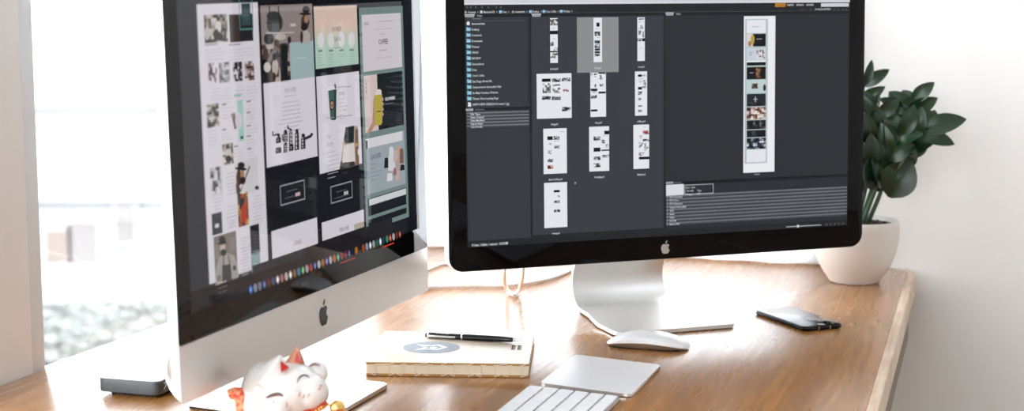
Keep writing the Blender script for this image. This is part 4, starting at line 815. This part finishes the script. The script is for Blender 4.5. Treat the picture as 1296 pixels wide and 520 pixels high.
prism(bm, [(c.x + R_ * (.08 + .14 * math.cos(t)), c.y + R_ * (-.05 + .12 * math.sin(t))) for t in [2 * PI * i / 8 for i in range(8)]], 18.22, 18.4)
link('emblem', bm, M_sw, stk)
bm = NB(); q = bk(654, 439.5)
for k in range(2):
    for i in range(4):
        x = q.x - 7 + k * 8; y = q.y - 14 + i * 7; box(bm, x, y, 18, x + 5.5, y + 4, 18.15); box(bm, x + 1, y + 4.4, 18, x + 2.5, y + 6, 18.15)
link('printed_text', bm, M_stamp, book); bm = NB(); q = bk(596, 438)
for i in range(5): box(bm, q.x + (i % 2) * 3, q.y - 16 + i * 7, 18, q.x + 2 + (i % 2) * 3, q.y - 12 + i * 7, 18.08)
link('faint_mark', bm, M_kedge, book)
M_pen = mat('black_pen_lacquer', (14, 14, 16), .22); M_chrome = mat('pen_chrome', (.75, .73, .70), .18, 1); M_stylus = mat('stylus_rubber', (60, 60, 62), .6)
pA = on(538, 423.5, 22.3); pB = on(661, 430.5, 22.3); d = pB - pA; pL = d.length
pen = thing('ballpoint_pen', 'black ballpoint pen with chrome clip and rubber stylus end lying on the kraft notebook', 'pen', V(pA.x, pA.y, 22.15), math.atan2(d.y, d.x))
RX = Matrix.Rotation(PI / 2, 4, 'Y')
def plathe(prof, name, m, par=None):
    bm = NB(); lathe(bm, prof, 20, RX); return link(name, bm, m, par or pen, smooth=True)
plathe([(3.3, 5.5), (4.0, 6), (4.05, 40), (4.0, 51)], 'upper_barrel', M_pen)
plathe([(4.0, 53.2), (4.15, 60), (4.15, 90), (3.9, 108), (3.1, 121), (2.4, 122.5)], 'lower_barrel', M_pen)
plathe([(.6, 0), (2.6, .6), (3.4, 2.2), (3.4, 4)], 'stylus_tip', M_stylus)
plathe([(3.6, 3.6), (3.9, 3.8), (3.9, 5.8), (3.6, 6)], 'cap_ring', M_chrome)
plathe([(4.1, 51), (4.3, 51.3), (4.3, 53), (4.1, 53.2)], 'middle_ring', M_chrome)
plathe([(2.4, 122.3), (2.2, 123), (.9, pL - 3), (.6, pL - .5), (.2, pL)], 'tip', M_chrome)
bm = NB(); box(bm, 5, -5.9, -1.3, 44, -4.9, 1.3, bevel=.3); box(bm, 4.4, -5.8, -1.4, 7, -1.5, 1.4, bevel=.3); link('clip', bm, M_chrome, pen)
bm = NB()
for i in range(8): x = 16 + i * 2.4; box(bm, x, -2.6 + (i % 2) * .3, 2.9, x + 1.5, .2 + (i % 3) * .3, 3.9 + .2 * (i % 2))
link('printed_mark', bm, M_mark, pen)

# ------------------------------------------------------------------ trackpad, keyboard, mouse
TYW = 1.2604                                            # the user sits to the right: these face that way
tp = on(683, 484, 10.5); W_ = V(math.cos(TYW), math.sin(TYW)); N_ = V(W_.y, -W_.x)
pad = thing('trackpad', 'white wedge-shaped trackpad lying beyond the keyboard', 'trackpad', V(tp.x, tp.y, 0), TYW - PI / 2)
# local: x along N (115 deep), y along W (160 wide)
def zt_(x): return 10.6 - 5.6 * x / 115
bm = NB(); ol = rrect(115, 160, 7, 5, 57.5, 80)
loft(bm, [[(p[0], p[1], 1.2) for p in ol], [(p[0], p[1], zt_(p[0]) - .7) for p in ol]]); link('case', bm, M_alu2, pad, smooth=True)
bm = NB(); loft(bm, [[(p[0], p[1], zt_(p[0]) - .7) for p in ol], [(p[0], p[1], zt_(p[0]) - .2) for p in ol], [(57.5 + (p[0] - 57.5) * .994, 80 + (p[1] - 80) * .996, zt_(p[0])) for p in ol]]); link('glass_surface', bm, M_tglass, pad)
bm = NB(); prism(bm, rrect(100, 146, 6, 4, 57.5, 80), 0, 1.3); link('foot_pad', bm, M_rubber, pad)
kp = on(668, 487, 9.5); kb_o = V(kp.x, kp.y, 0) + N_ * 2 - W_ * 2
kb = thing('keyboard', 'white wireless keyboard seen from its right end at the bottom edge of the photo', 'keyboard', kb_o, TYW - PI / 2)
def zk(x): return 9.2 - 5.0 * x / 115
bm = NB(); ol = rrect(115, 279, 7, 5, 57.5, -139.5)
loft(bm, [[(p[0], p[1], 1.0) for p in ol], [(p[0], p[1], zk(p[0]) - .4) for p in ol], [(57.5 + (p[0] - 57.5) * .994, -139.5 + (p[1] + 139.5) * .997, zk(p[0])) for p in ol]]); link('case', bm, M_alu2, kb, smooth=True)
bm = NB(); prism(bm, rrect(98, 262, 6, 4, 57.5, -139.5), 0, 1.1); link('foot_pad', bm, M_rubber, kb)
def key(x0, x1, y0, y1):
    bm = NB(); w = x1 - x0; l = y0 - y1; ol = rrect(w, l, 1.6, 3, (x0 + x1) / 2, (y0 + y1) / 2)
    loft(bm, [[(p[0], p[1], zk(p[0]) - .1) for p in ol], [(p[0], p[1], zk(p[0]) + 1.5) for p in ol], [((x0 + x1) / 2 + (p[0] - (x0 + x1) / 2) * .96, (y0 + y1) / 2 + (p[1] - (y0 + y1) / 2) * .97, zk(p[0]) + 1.8) for p in ol]])
    link('key', bm, M_key, kb)
rowx = [(2.8, 19.4), (21.9, 38.5), (41, 57.6), (60.1, 76.7), (79.2, 95.2), (97.8, 112.4)]
rows = [[17.4] * 14, [26.5] + [16.6] * 13, [16.6] * 13 + [26.5], [31] + [16.6] * 11 + [31.2], [41] + [16.6] * 10 + [41], [16.6, 16.6, 16.6, 20, 94.6, 20, 16.6, 16.6, 16.6, 16.6]]
for (xa, xb), ks in zip(rowx, rows):
    tot = 279 - 6; k_ = (tot - .8 * (len(ks) - 1)) / sum(ks); ks = [q_ * k_ for q_ in ks]; gap = .8; y = -3
    for l in ks: key(xa, xb, y, y - l); y -= l + gap
# mouse
mp0 = on(766, 437, 3); mp1 = on(866, 444, 3); md = (mp1 - mp0); mc = (mp0 + mp1) / 2; myaw = math.atan2(md.y, md.x)
mc = mc + V(-math.sin(myaw), math.cos(myaw)) * 22
mouse = thing('mouse', 'low white wireless mouse with curved top in front of the monitor stand', 'mouse', V(mc.x, mc.y, 0), myaw)
ML, MW = 113.5, 57.0
def mshape(a, sc_=1.0):   # half width at a in [-1, 1] along the length
    return MW / 2 * sc_ * (1 - abs(a) ** 3.4) ** .36
bm = NB(); rings = []
NA = 28
for i in range(NA + 1):
    a = -math.cos(PI * i / NA) * .9995; hw = mshape(a); x = a * ML / 2
    ze = 3.2 + 7.2 * max(0, 1 - abs(a) ** 2) ** .8; zt2 = ze + .5 + (21.2 - 10.9) * max(0, 1 - abs(a) ** 2.2) ** .75
    rings.append([V(x, hw * math.cos(PI * j / 14), ze + (zt2 - ze) * math.sin(PI * j / 14) ** .62) for j in range(15)])
loft(bm, rings); link('top_shell', bm, M_white, mouse, smooth=True)
bm = NB(); rings = []
for i in range(NA + 1):
    a = -math.cos(PI * i / NA) * .995; hw = mshape(a) * .965; x = a * ML / 2 * .975
    ze = 3.1 + 7.2 * max(0, 1 - abs(a) ** 2) ** .8
    hb = hw * .72
    rings.append([V(x, -hw, ze), V(x, -(hw + hb) / 2 - 1, (ze + 1.5) * .5), V(x, -hb, 1.4), V(x, hb, 1.4), V(x, (hw + hb) / 2 + 1, (ze + 1.5) * .5), V(x, hw, ze)])
loft(bm, rings); link('underside', bm, M_alu, mouse, smooth=True)
for s in (-1, 1):
    bm = NB(); prism(bm, rrect(92, 5, 2.4, 4, 0, s * 15), 0, 1.6); link('glide_rail', bm, M_rubber, mouse)

# ------------------------------------------------------------------ phone
M_phone = mat('phone_black_metal', (16, 17, 20), .18, .6); M_pg = mat('phone_glass', (.004, .004, .006), .04, spec=.6); M_ant = mat('phone_antenna_line', (190, 150, 120), .4)
pc = on(1018, 420.5, 0); pyaw = math.radians(23)
phone = thing('smartphone', 'black smartphone lying face up on the right side of the desk', 'phone', V(pc.x, pc.y, 0), pyaw)
bm = NB(); ol = rrect(67, 138, 9.5, 6, 33.5, 69)
rr_ = [(0.4, 2.2), (1.2, .8), (2.6, .1), (4.6, .0), (6.0, .7), (6.9, 2.0)]
rings = []
for z, ins in rr_: rings.append([(33.5 + (p[0] - 33.5) * (1 - ins / 33.5), 69 + (p[1] - 69) * (1 - ins / 69), z) for p in ol])
loft(bm, rings); link('body', bm, M_phone, phone, smooth=True)
bm = NB(); prism(bm, rrect(63.6, 134.6, 8, 6, 33.5, 69), 6.8, 7.25, .2); link('screen_glass', bm, M_pg, phone, smooth=True)
bm = NB(); lathe(bm, [(5.6, 7.2), (5.6, 7.32), (5.0, 7.34)], 24, Matrix.Translation((33.5, 8.2, 0))); link('home_button', bm, M_phone, phone)
bm = NB()
for x in (24, 43): box(bm, x, -.12, 1.4, x + 1.1, .4, 6.0)
link('antenna_line', bm, M_ant, phone)

# ------------------------------------------------------------------ potted plant
M_pot = mat('white_ceramic', (226, 222, 216), .5, bump=(25, .12)); M_soil = mat('dark_soil', (52, 38, 30), .95, bump=(200, .8)); noise_color(M_soil, (34, 24, 20), (74, 56, 44), 60)
M_leaf = mat('glossy_leaf', (30, 62, 34), .3); noise_color(M_leaf, (6, 24, 12), (26, 62, 30), 9, (1, 1, 1), 0, 3, .3, .7); M_stem = mat('plant_stem', (40, 66, 40), .5)
YP = 2722.0; pp = at(1081, 358.5, YP); pz = V(pp.x, YP, 0)
pot = thing('potted_plant', 'dark green leafy plant in round white pot at the back right desk corner', 'plant', pz)
bm = NB(); lathe(bm, [(30, 0), (38, 0), (41, 1.2), (43, 5), (51, 16), (60, 32), (66.5, 50), (70, 68), (71.3, 84), (70.6, 96), (69.4, 102), (67.8, 104), (66, 103), (65.6, 96), (64, 88), (20, 88)], 64)
link('pot', bm, M_pot, pot, smooth=True)
bm = NB(); lathe(bm, [(1, 98.5), (30, 98), (55, 96), (65.2, 94.5), (65.2, 89), (1, 89)][::-1], 40)
for i in range(60):
    a = random.uniform(0, 2 * PI); r = random.uniform(0, 60); ellipsoid(bm, (r * math.cos(a), r * math.sin(a), 97.5), [random.uniform(2, 5)] * 3, u=6, v=4)
link('soil', bm, M_soil, pot)
def leaf(bm, base, tip, width, up, curl=.12, off=0):
    base, tip, up = Vector(base), Vector(tip), Vector(up); ax = tip - base; L = ax.length; t = ax.normalized()
    side = t.cross(up).normalized(); nn = side.cross(t).normalized(); n = 9; rows_ = []
    for i in range(n + 1):
        s_ = i / n; w = width / 2 * (math.sin(PI * min(1, s_ ** .82 * .985 + .005)) ** .75) if i not in (0,) else width * .05
        if i == n: w = width * .02
        c_ = base + ax * s_ + nn * (L * curl * math.sin(PI * s_)) * 1.0 - nn * L * .10 * s_ * s_
        rows_.append([c_ - side * w + nn * w * .28, c_ - side * w * .5 + nn * w * .06, c_, c_ + side * w * .5 + nn * w * .06, c_ + side * w + nn * w * .28])
    T = .7; top = [[bm.verts.new(p) for p in r] for r in rows_]; bot = [[bm.verts.new(p - nn * T) for p in r] for r in rows_]
    for a in range(n):
        for j in range(4):
            bm.faces.new((top[a][j], top[a][j + 1], top[a + 1][j + 1], top[a + 1][j])); bm.faces.new((bot[a][j + 1], bot[a][j], bot[a + 1][j], bot[a + 1][j + 1]))
        for j in (0, 4): bm.faces.new((top[a][j], top[a + 1][j], bot[a + 1][j], bot[a][j]))
    for a in (0, n):
        for j in range(4): bm.faces.new((top[a][j], top[a][j + 1], bot[a][j + 1], bot[a][j]))
def lp(x, y, dy=0): q = at(x, y, YP + dy); return q - pz
def stem(pts, r0=4.2, r1=1.8):
    P = smooth_path(pts, 6); bm = NB(); tube(bm, P, [r0 + (r1 - r0) * i / (len(P) - 1) for i in range(len(P))], 8); return link('stem', bm, M_stem, pot, smooth=True), P
def leafy(pts, n, L, Wd_, start=.3, seed=1, tipleaf=True, plane=None):
    R = random.Random(seed); st_, P = stem(pts)
    for i in range(n):
        s_ = start + (1 - start) * (i + .3) / n; k = min(len(P) - 2, int(s_ * (len(P) - 1))); p = P[k]; t = (P[k + 1] - P[k]).normalized()
        pl = Vector(plane) if plane else V(R.uniform(-.4, .4), -1, R.uniform(-.2, .3)); side = t.cross(pl).normalized() * (1 if i % 2 else -1)
        d = (t * R.uniform(.7, 1.0) + side * R.uniform(.55, .85) + V(R.uniform(-.2, .2), R.uniform(-.35, .35), 0)).normalized()
        up = (pl + V(R.uniform(-.5, .5), R.uniform(-.3, .3), R.uniform(0, .9))).normalized()
        bm = NB(); leaf(bm, p, p + d * L * R.uniform(.85, 1.1), Wd_ * R.uniform(.85, 1.1), up); link('leaf', bm, M_leaf, pot, smooth=True)
    if tipleaf:
        t = (P[-1] - P[-3]).normalized(); bm = NB(); leaf(bm, P[-1] - t * 4, P[-1] + t * L, Wd_, (V(.2, -1, .4))); link('leaf', bm, M_leaf, pot, smooth=True)
b0 = 94
leafy([V(16, -8, b0), lp(1112, 250, -10), lp(1128, 205, -20), lp(1150, 178, -30), lp(1170, 166, -35)], 8, 58, 29, .3, 3, False)
leafy([V(8, 4, b0), lp(1103, 240), lp(1118, 195, 5), lp(1138, 158, 5), lp(1153, 131, 0)], 8, 52, 26, .3, 5, False)
leafy([V(-2, -10, b0), lp(1096, 235, -20), lp(1102, 190, -28), lp(1108, 155, -30), lp(1110, 140, -30)], 9, 50, 24, .22, 8, False)
leafy([V(-12, 6, b0), lp(1080, 230, 10), lp(1082, 180, 16), lp(1090, 130, 16), lp(1095, 100, 12)], 8, 52, 24, .3, 12, False)
leafy([V(-22, -4, b0), lp(1062, 225, 0), lp(1050, 180, 10), lp(1040, 140, 14), lp(1036, 115, 14)], 8, 54, 26, .3, 14)
leafy([V(-8, 18, b0), lp(1070, 220, 50), lp(1060, 170, 70), lp(1064, 130, 80)], 8, 54, 26, .3, 17)
leafy([V(14, 16, b0), lp(1112, 225, 35), lp(1126, 180, 50), lp(1138, 155, 58)], 8, 54, 26, .3, 19)
leafy([V(6, -16, b0), lp(1104, 250, -25), lp(1118, 215, -40), lp(1130, 190, -50), lp(1140, 170, -52)], 7, 52, 28, .35, 23)
for (x0, y0, d0, x1, y1, d1, w) in ((1168, 166, -35, 1223, 149, -45, 27), (1155, 128, 0, 1182, 104, -12, 19), (1153, 130, 0, 1143, 113, 14, 16), (1153, 134, 0, 1129, 115, -16, 14), (1143, 143, 0, 1115, 124, -14, 19),
                                   (1160, 160, -20, 1177, 136, -10, 24), (1168, 178, -34, 1184, 139, -30, 30), (1126, 250, -40, 1150, 196, -46, 46), (1103, 140, -30, 1113, 118, -34, 12), (1095, 108, 12, 1104, 76, 8, 12),
                                   (1152, 172, -30, 1132, 146, -40, 28), (1112, 176, -30, 1112, 136, -40, 24), (1150, 200, -34, 1168, 164, -30, 30), (1120, 214, -36, 1140, 176, -50, 32), (1105, 240, -40, 1100, 196, -56, 28), (1100, 186, -36, 1097, 142, -50, 22), (1119, 236, -30, 1108, 198, -60, 30), (1132, 196, -36, 1122, 156, -54, 28), (1140, 214, -30, 1152, 178, -44, 30), (1098, 214, -44, 1104, 170, -58, 26), (1128, 226, -20, 1134, 190, -50, 34), (1160, 176, -22, 1172, 142, -34, 26), (1118, 168, -20, 1126, 134, -24, 20)):
    bm = NB(); leaf(bm, lp(x0, y0, d0), lp(x1, y1, d1), w / .78, V(.1, -1, .55), .08); link('leaf', bm, M_leaf, pot, smooth=True)

# ------------------------------------------------------------------ lucky cat figurine
M_cat = mat('white_glazed_ceramic', (240, 238, 236), .16, coat=.5); M_red = mat('red_glaze', (196, 40, 26), .25); M_orange = mat('orange_glaze', (206, 128, 92), .3); noise_color(M_orange, (190, 100, 66), (226, 170, 140), 90)
M_gold = mat('gold_paint', (.85, .55, .18), .25, .9); M_coral = mat('coral_gold_glaze', (226, 106, 76), .25); noise_color(M_coral, (228, 70, 58), (244, 176, 120), 190, (1, 1, 1), 0, 3, .42, .6); M_line = mat('painted_line', (60, 56, 52), .4); M_pink = mat('pink_paint', (206, 130, 124), .4); M_brown = mat('brown_patch', (120, 92, 88), .3)
YC = 1700.0; cc_ = at(362, 494, YC); c0 = V(cc_.x, YC, 0)
cat = thing('cat_figurine', 'white ceramic cat figurine with closed eyes and red collar before the silver computer', 'figurine', c0)
def cp(x, y, dy=0): return at(x, y, YC + dy) - c0
hc = cp(366, 494); bm = NB()
ellipsoid(bm, hc, (38, 33, 30)); ellipsoid(bm, cp(337, 500, 6), (28, 30, 36)); ellipsoid(bm, cp(330, 512, 4), (24, 28, 30)); ellipsoid(bm, cp(394, 496, -10), (19, 20, 19))
ellipsoid(bm, V(hc.x - 6, 4, 34), (38, 34, 36)); ellipsoid(bm, V(hc.x - 4, 0, 14), (40, 38, 14)); 
ellipsoid(bm, cp(352, 516, -26), (15, 12, 14)); ellipsoid(bm, cp(351, 530, -22), (13, 12, 18)); ellipsoid(bm, V(hc.x + 18, -28, 8), (13, 17, 8)); ellipsoid(bm, V(hc.x - 22, -28, 8), (13, 17, 8))
# ear facing the camera side: a low cone
def cone(bm, base, tip, r, n=14):
    base, tip = Vector(base), Vector(tip); t = (tip - base).normalized(); a = t.cross(V(0, 1, 0)).normalized(); b = t.cross(a)
    rings = [[base + (tip - base) * s_ + (a * math.cos(2 * PI * k / n) + b * math.sin(2 * PI * k / n)) * r * q for k in range(n)] for s_, q in ((0, 1), (.4, .72), (.75, .38), (.95, .12), (1, .04))]
    loft(bm, rings)
cone(bm, cp(346, 484, -4), cp(355, 449, -6), 24)
body = fuse('body', bm, M_cat, cat, 1.6, smooth_it=5)
bm = NB(); cone(bm, cp(372, 474, 8), cp(376.5, 438.5, 6), 15); e = fuse('ear', bm, M_orange, cat, 1.0, smooth_it=2); e['label'] = 'speckled orange ear'
def tri(name, pts, m, par, th=1.2):
    bm = NB(); P = [Vector(p) for p in pts]; loft(bm, [[p + V(0, -th, 0) for p in P], [p + V(0, th, 0) for p in P]]); return link(name, bm, m, par)
tri('inner_ear', [cp(355.5, 457, -13), cp(365.5, 465, -20), cp(356, 471, -24)], M_red, cat, 2.2)
tri('inner_ear', [cp(376.5, 444, -4), cp(381, 458, -6), cp(373, 457, -6)], M_red, cat, 2.0)
bm = NB(); ellipsoid(bm, cp(401, 472, 10), (12, 10, 12.5)); ellipsoid(bm, cp(390, 486, 12), (11, 10, 14)); q = fuse('raised_paw', bm, M_cat, cat, 1.2, smooth_it=3)
bm = NB(); tube(bm, smooth_path([cp(391.5, 463.5, 1), cp(398, 460.8, -.5), cp(405, 462.6, 1)], 4), [.4, .8, 1.0, 1.1, 1.2, 1.1, 1.0, .8, .4], 8); link('claw_mark', bm, M_brown, q)
# a point on the head surface seen at pixel (x, y)
def surf(x, y, lift=.6):
    best = None
    for (c_, r_) in ((hc, (38, 33, 30)), (cp(394, 496, -10), (19, 20, 19)), (cp(336, 502, 6), (27, 30, 32)), (cp(352, 516, -26), (15, 12, 14))):
        o_ = V(0, 0, CAM_H) - c0 - c_; d_ = ray(x, y).normalized()
        A = sum((d_[i] / r_[i]) ** 2 for i in range(3)); B = 2 * sum(o_[i] * d_[i] / r_[i] ** 2 for i in range(3)); Cc = sum((o_[i] / r_[i]) ** 2 for i in range(3)) - 1
        D = B * B - 4 * A * Cc
        if D > 0:
            t_ = (-B - math.sqrt(D)) / (2 * A)
            if best is None or t_ < best[0]: best = (t_, o_ + d_ * (t_ - lift) + c_)
    return best[1] if best else cp(x, y, -33)
def stroke(pts, r, m, name):
    bm = NB(); P = smooth_path([surf(*p) for p in pts], 4); n = len(P); tube(bm, P, [r * (.45 + .55 * math.sin(PI * i / (n - 1))) for i in range(n)], 6); return link(name, bm, m, cat, smooth=True)
stroke([(376, 484), (379, 477.5), (384, 474.5), (389, 475.5), (391, 478)], .75, M_line, 'closed_eye')
for (x, y) in ((379, 498), (384.5, 500), (390, 499)): stroke([(x + 1.5, y - 2.5), (x, y + 1), (x - 1, y + 4.5)], .55, M_pink, 'whisker')
stroke([(402, 492), (404, 493), (406, 490)], .5, M_pink, 'mouth'); stroke([(404, 487.5), (406, 488), (408, 487)], .7, M_pink, 'nose')
stroke([(337, 503), (345, 499.5), (353, 498.5), (358, 501)], 2.0, M_brown, 'paw_marking'); stroke([(345.5, 508), (346, 509)], 1.0, M_line, 'painted_dot'); stroke([(361.5, 508), (363, 512), (362, 516)], .6, M_pink, 'claw_mark')
# collar of gold beads on a red band, bell, coral and gold tail fin
bm = NB(); cpts = [surf(372, 530), surf(384, 523), surf(396, 519), surf(406, 514), surf(412, 509, 0)]
P = smooth_path(cpts, 5); tube(bm, P, 3.4, 8); col = link('collar', bm, M_red, cat, smooth=True)
bm = NB()
for i in range(0, len(P), 2): ellipsoid(bm, P[i] + V(0, -2.6, -1.2), (1.7, 1.7, 1.7), u=8, v=6)
for i in range(0, len(P), 2): ellipsoid(bm, P[i] + V(1, -1.2, -3.4), (1.6, 1.6, 1.6), u=8, v=6)
link('bead', bm, M_gold, col, smooth=True)
bm = NB(); b_ = cp(427, 516, -20); ellipsoid(bm, b_, (8.2, 8.2, 8.2)); ellipsoid(bm, cp(437, 524, -20), (4, 4, 4)); tube(bm, [b_ + V(-8, 2, 2), P[-1]], 1.3, 6); bl = link('bell', bm, M_gold, cat, smooth=True)
bm = NB(); tube(bm, smooth_path([b_ + V(-6, -5.6, -2), b_ + V(0, -8.4, -1), b_ + V(6, -5.6, 0)], 3), .8, 6); link('bell_slot', bm, M_red, bl)
bm = NB()
tl = [cp(318, 540, -6), cp(312, 522, -8), cp(308, 508, -8), cp(303, 499, -8), cp(296, 497.5, -8), cp(290, 500, -8)]
tube(bm, smooth_path(tl, 4), [13 - .43 * i if i < 14 else max(4.5, 7 - .2 * (i - 14)) for i in range(len(smooth_path(tl, 4)))], 12)
ellipsoid(bm, cp(303, 497, -8), (7, 5, 5)); fuse('tail_ornament', bm, M_coral, cat, 1.0, smooth_it=2)['label'] = 'coral and gold ornament'
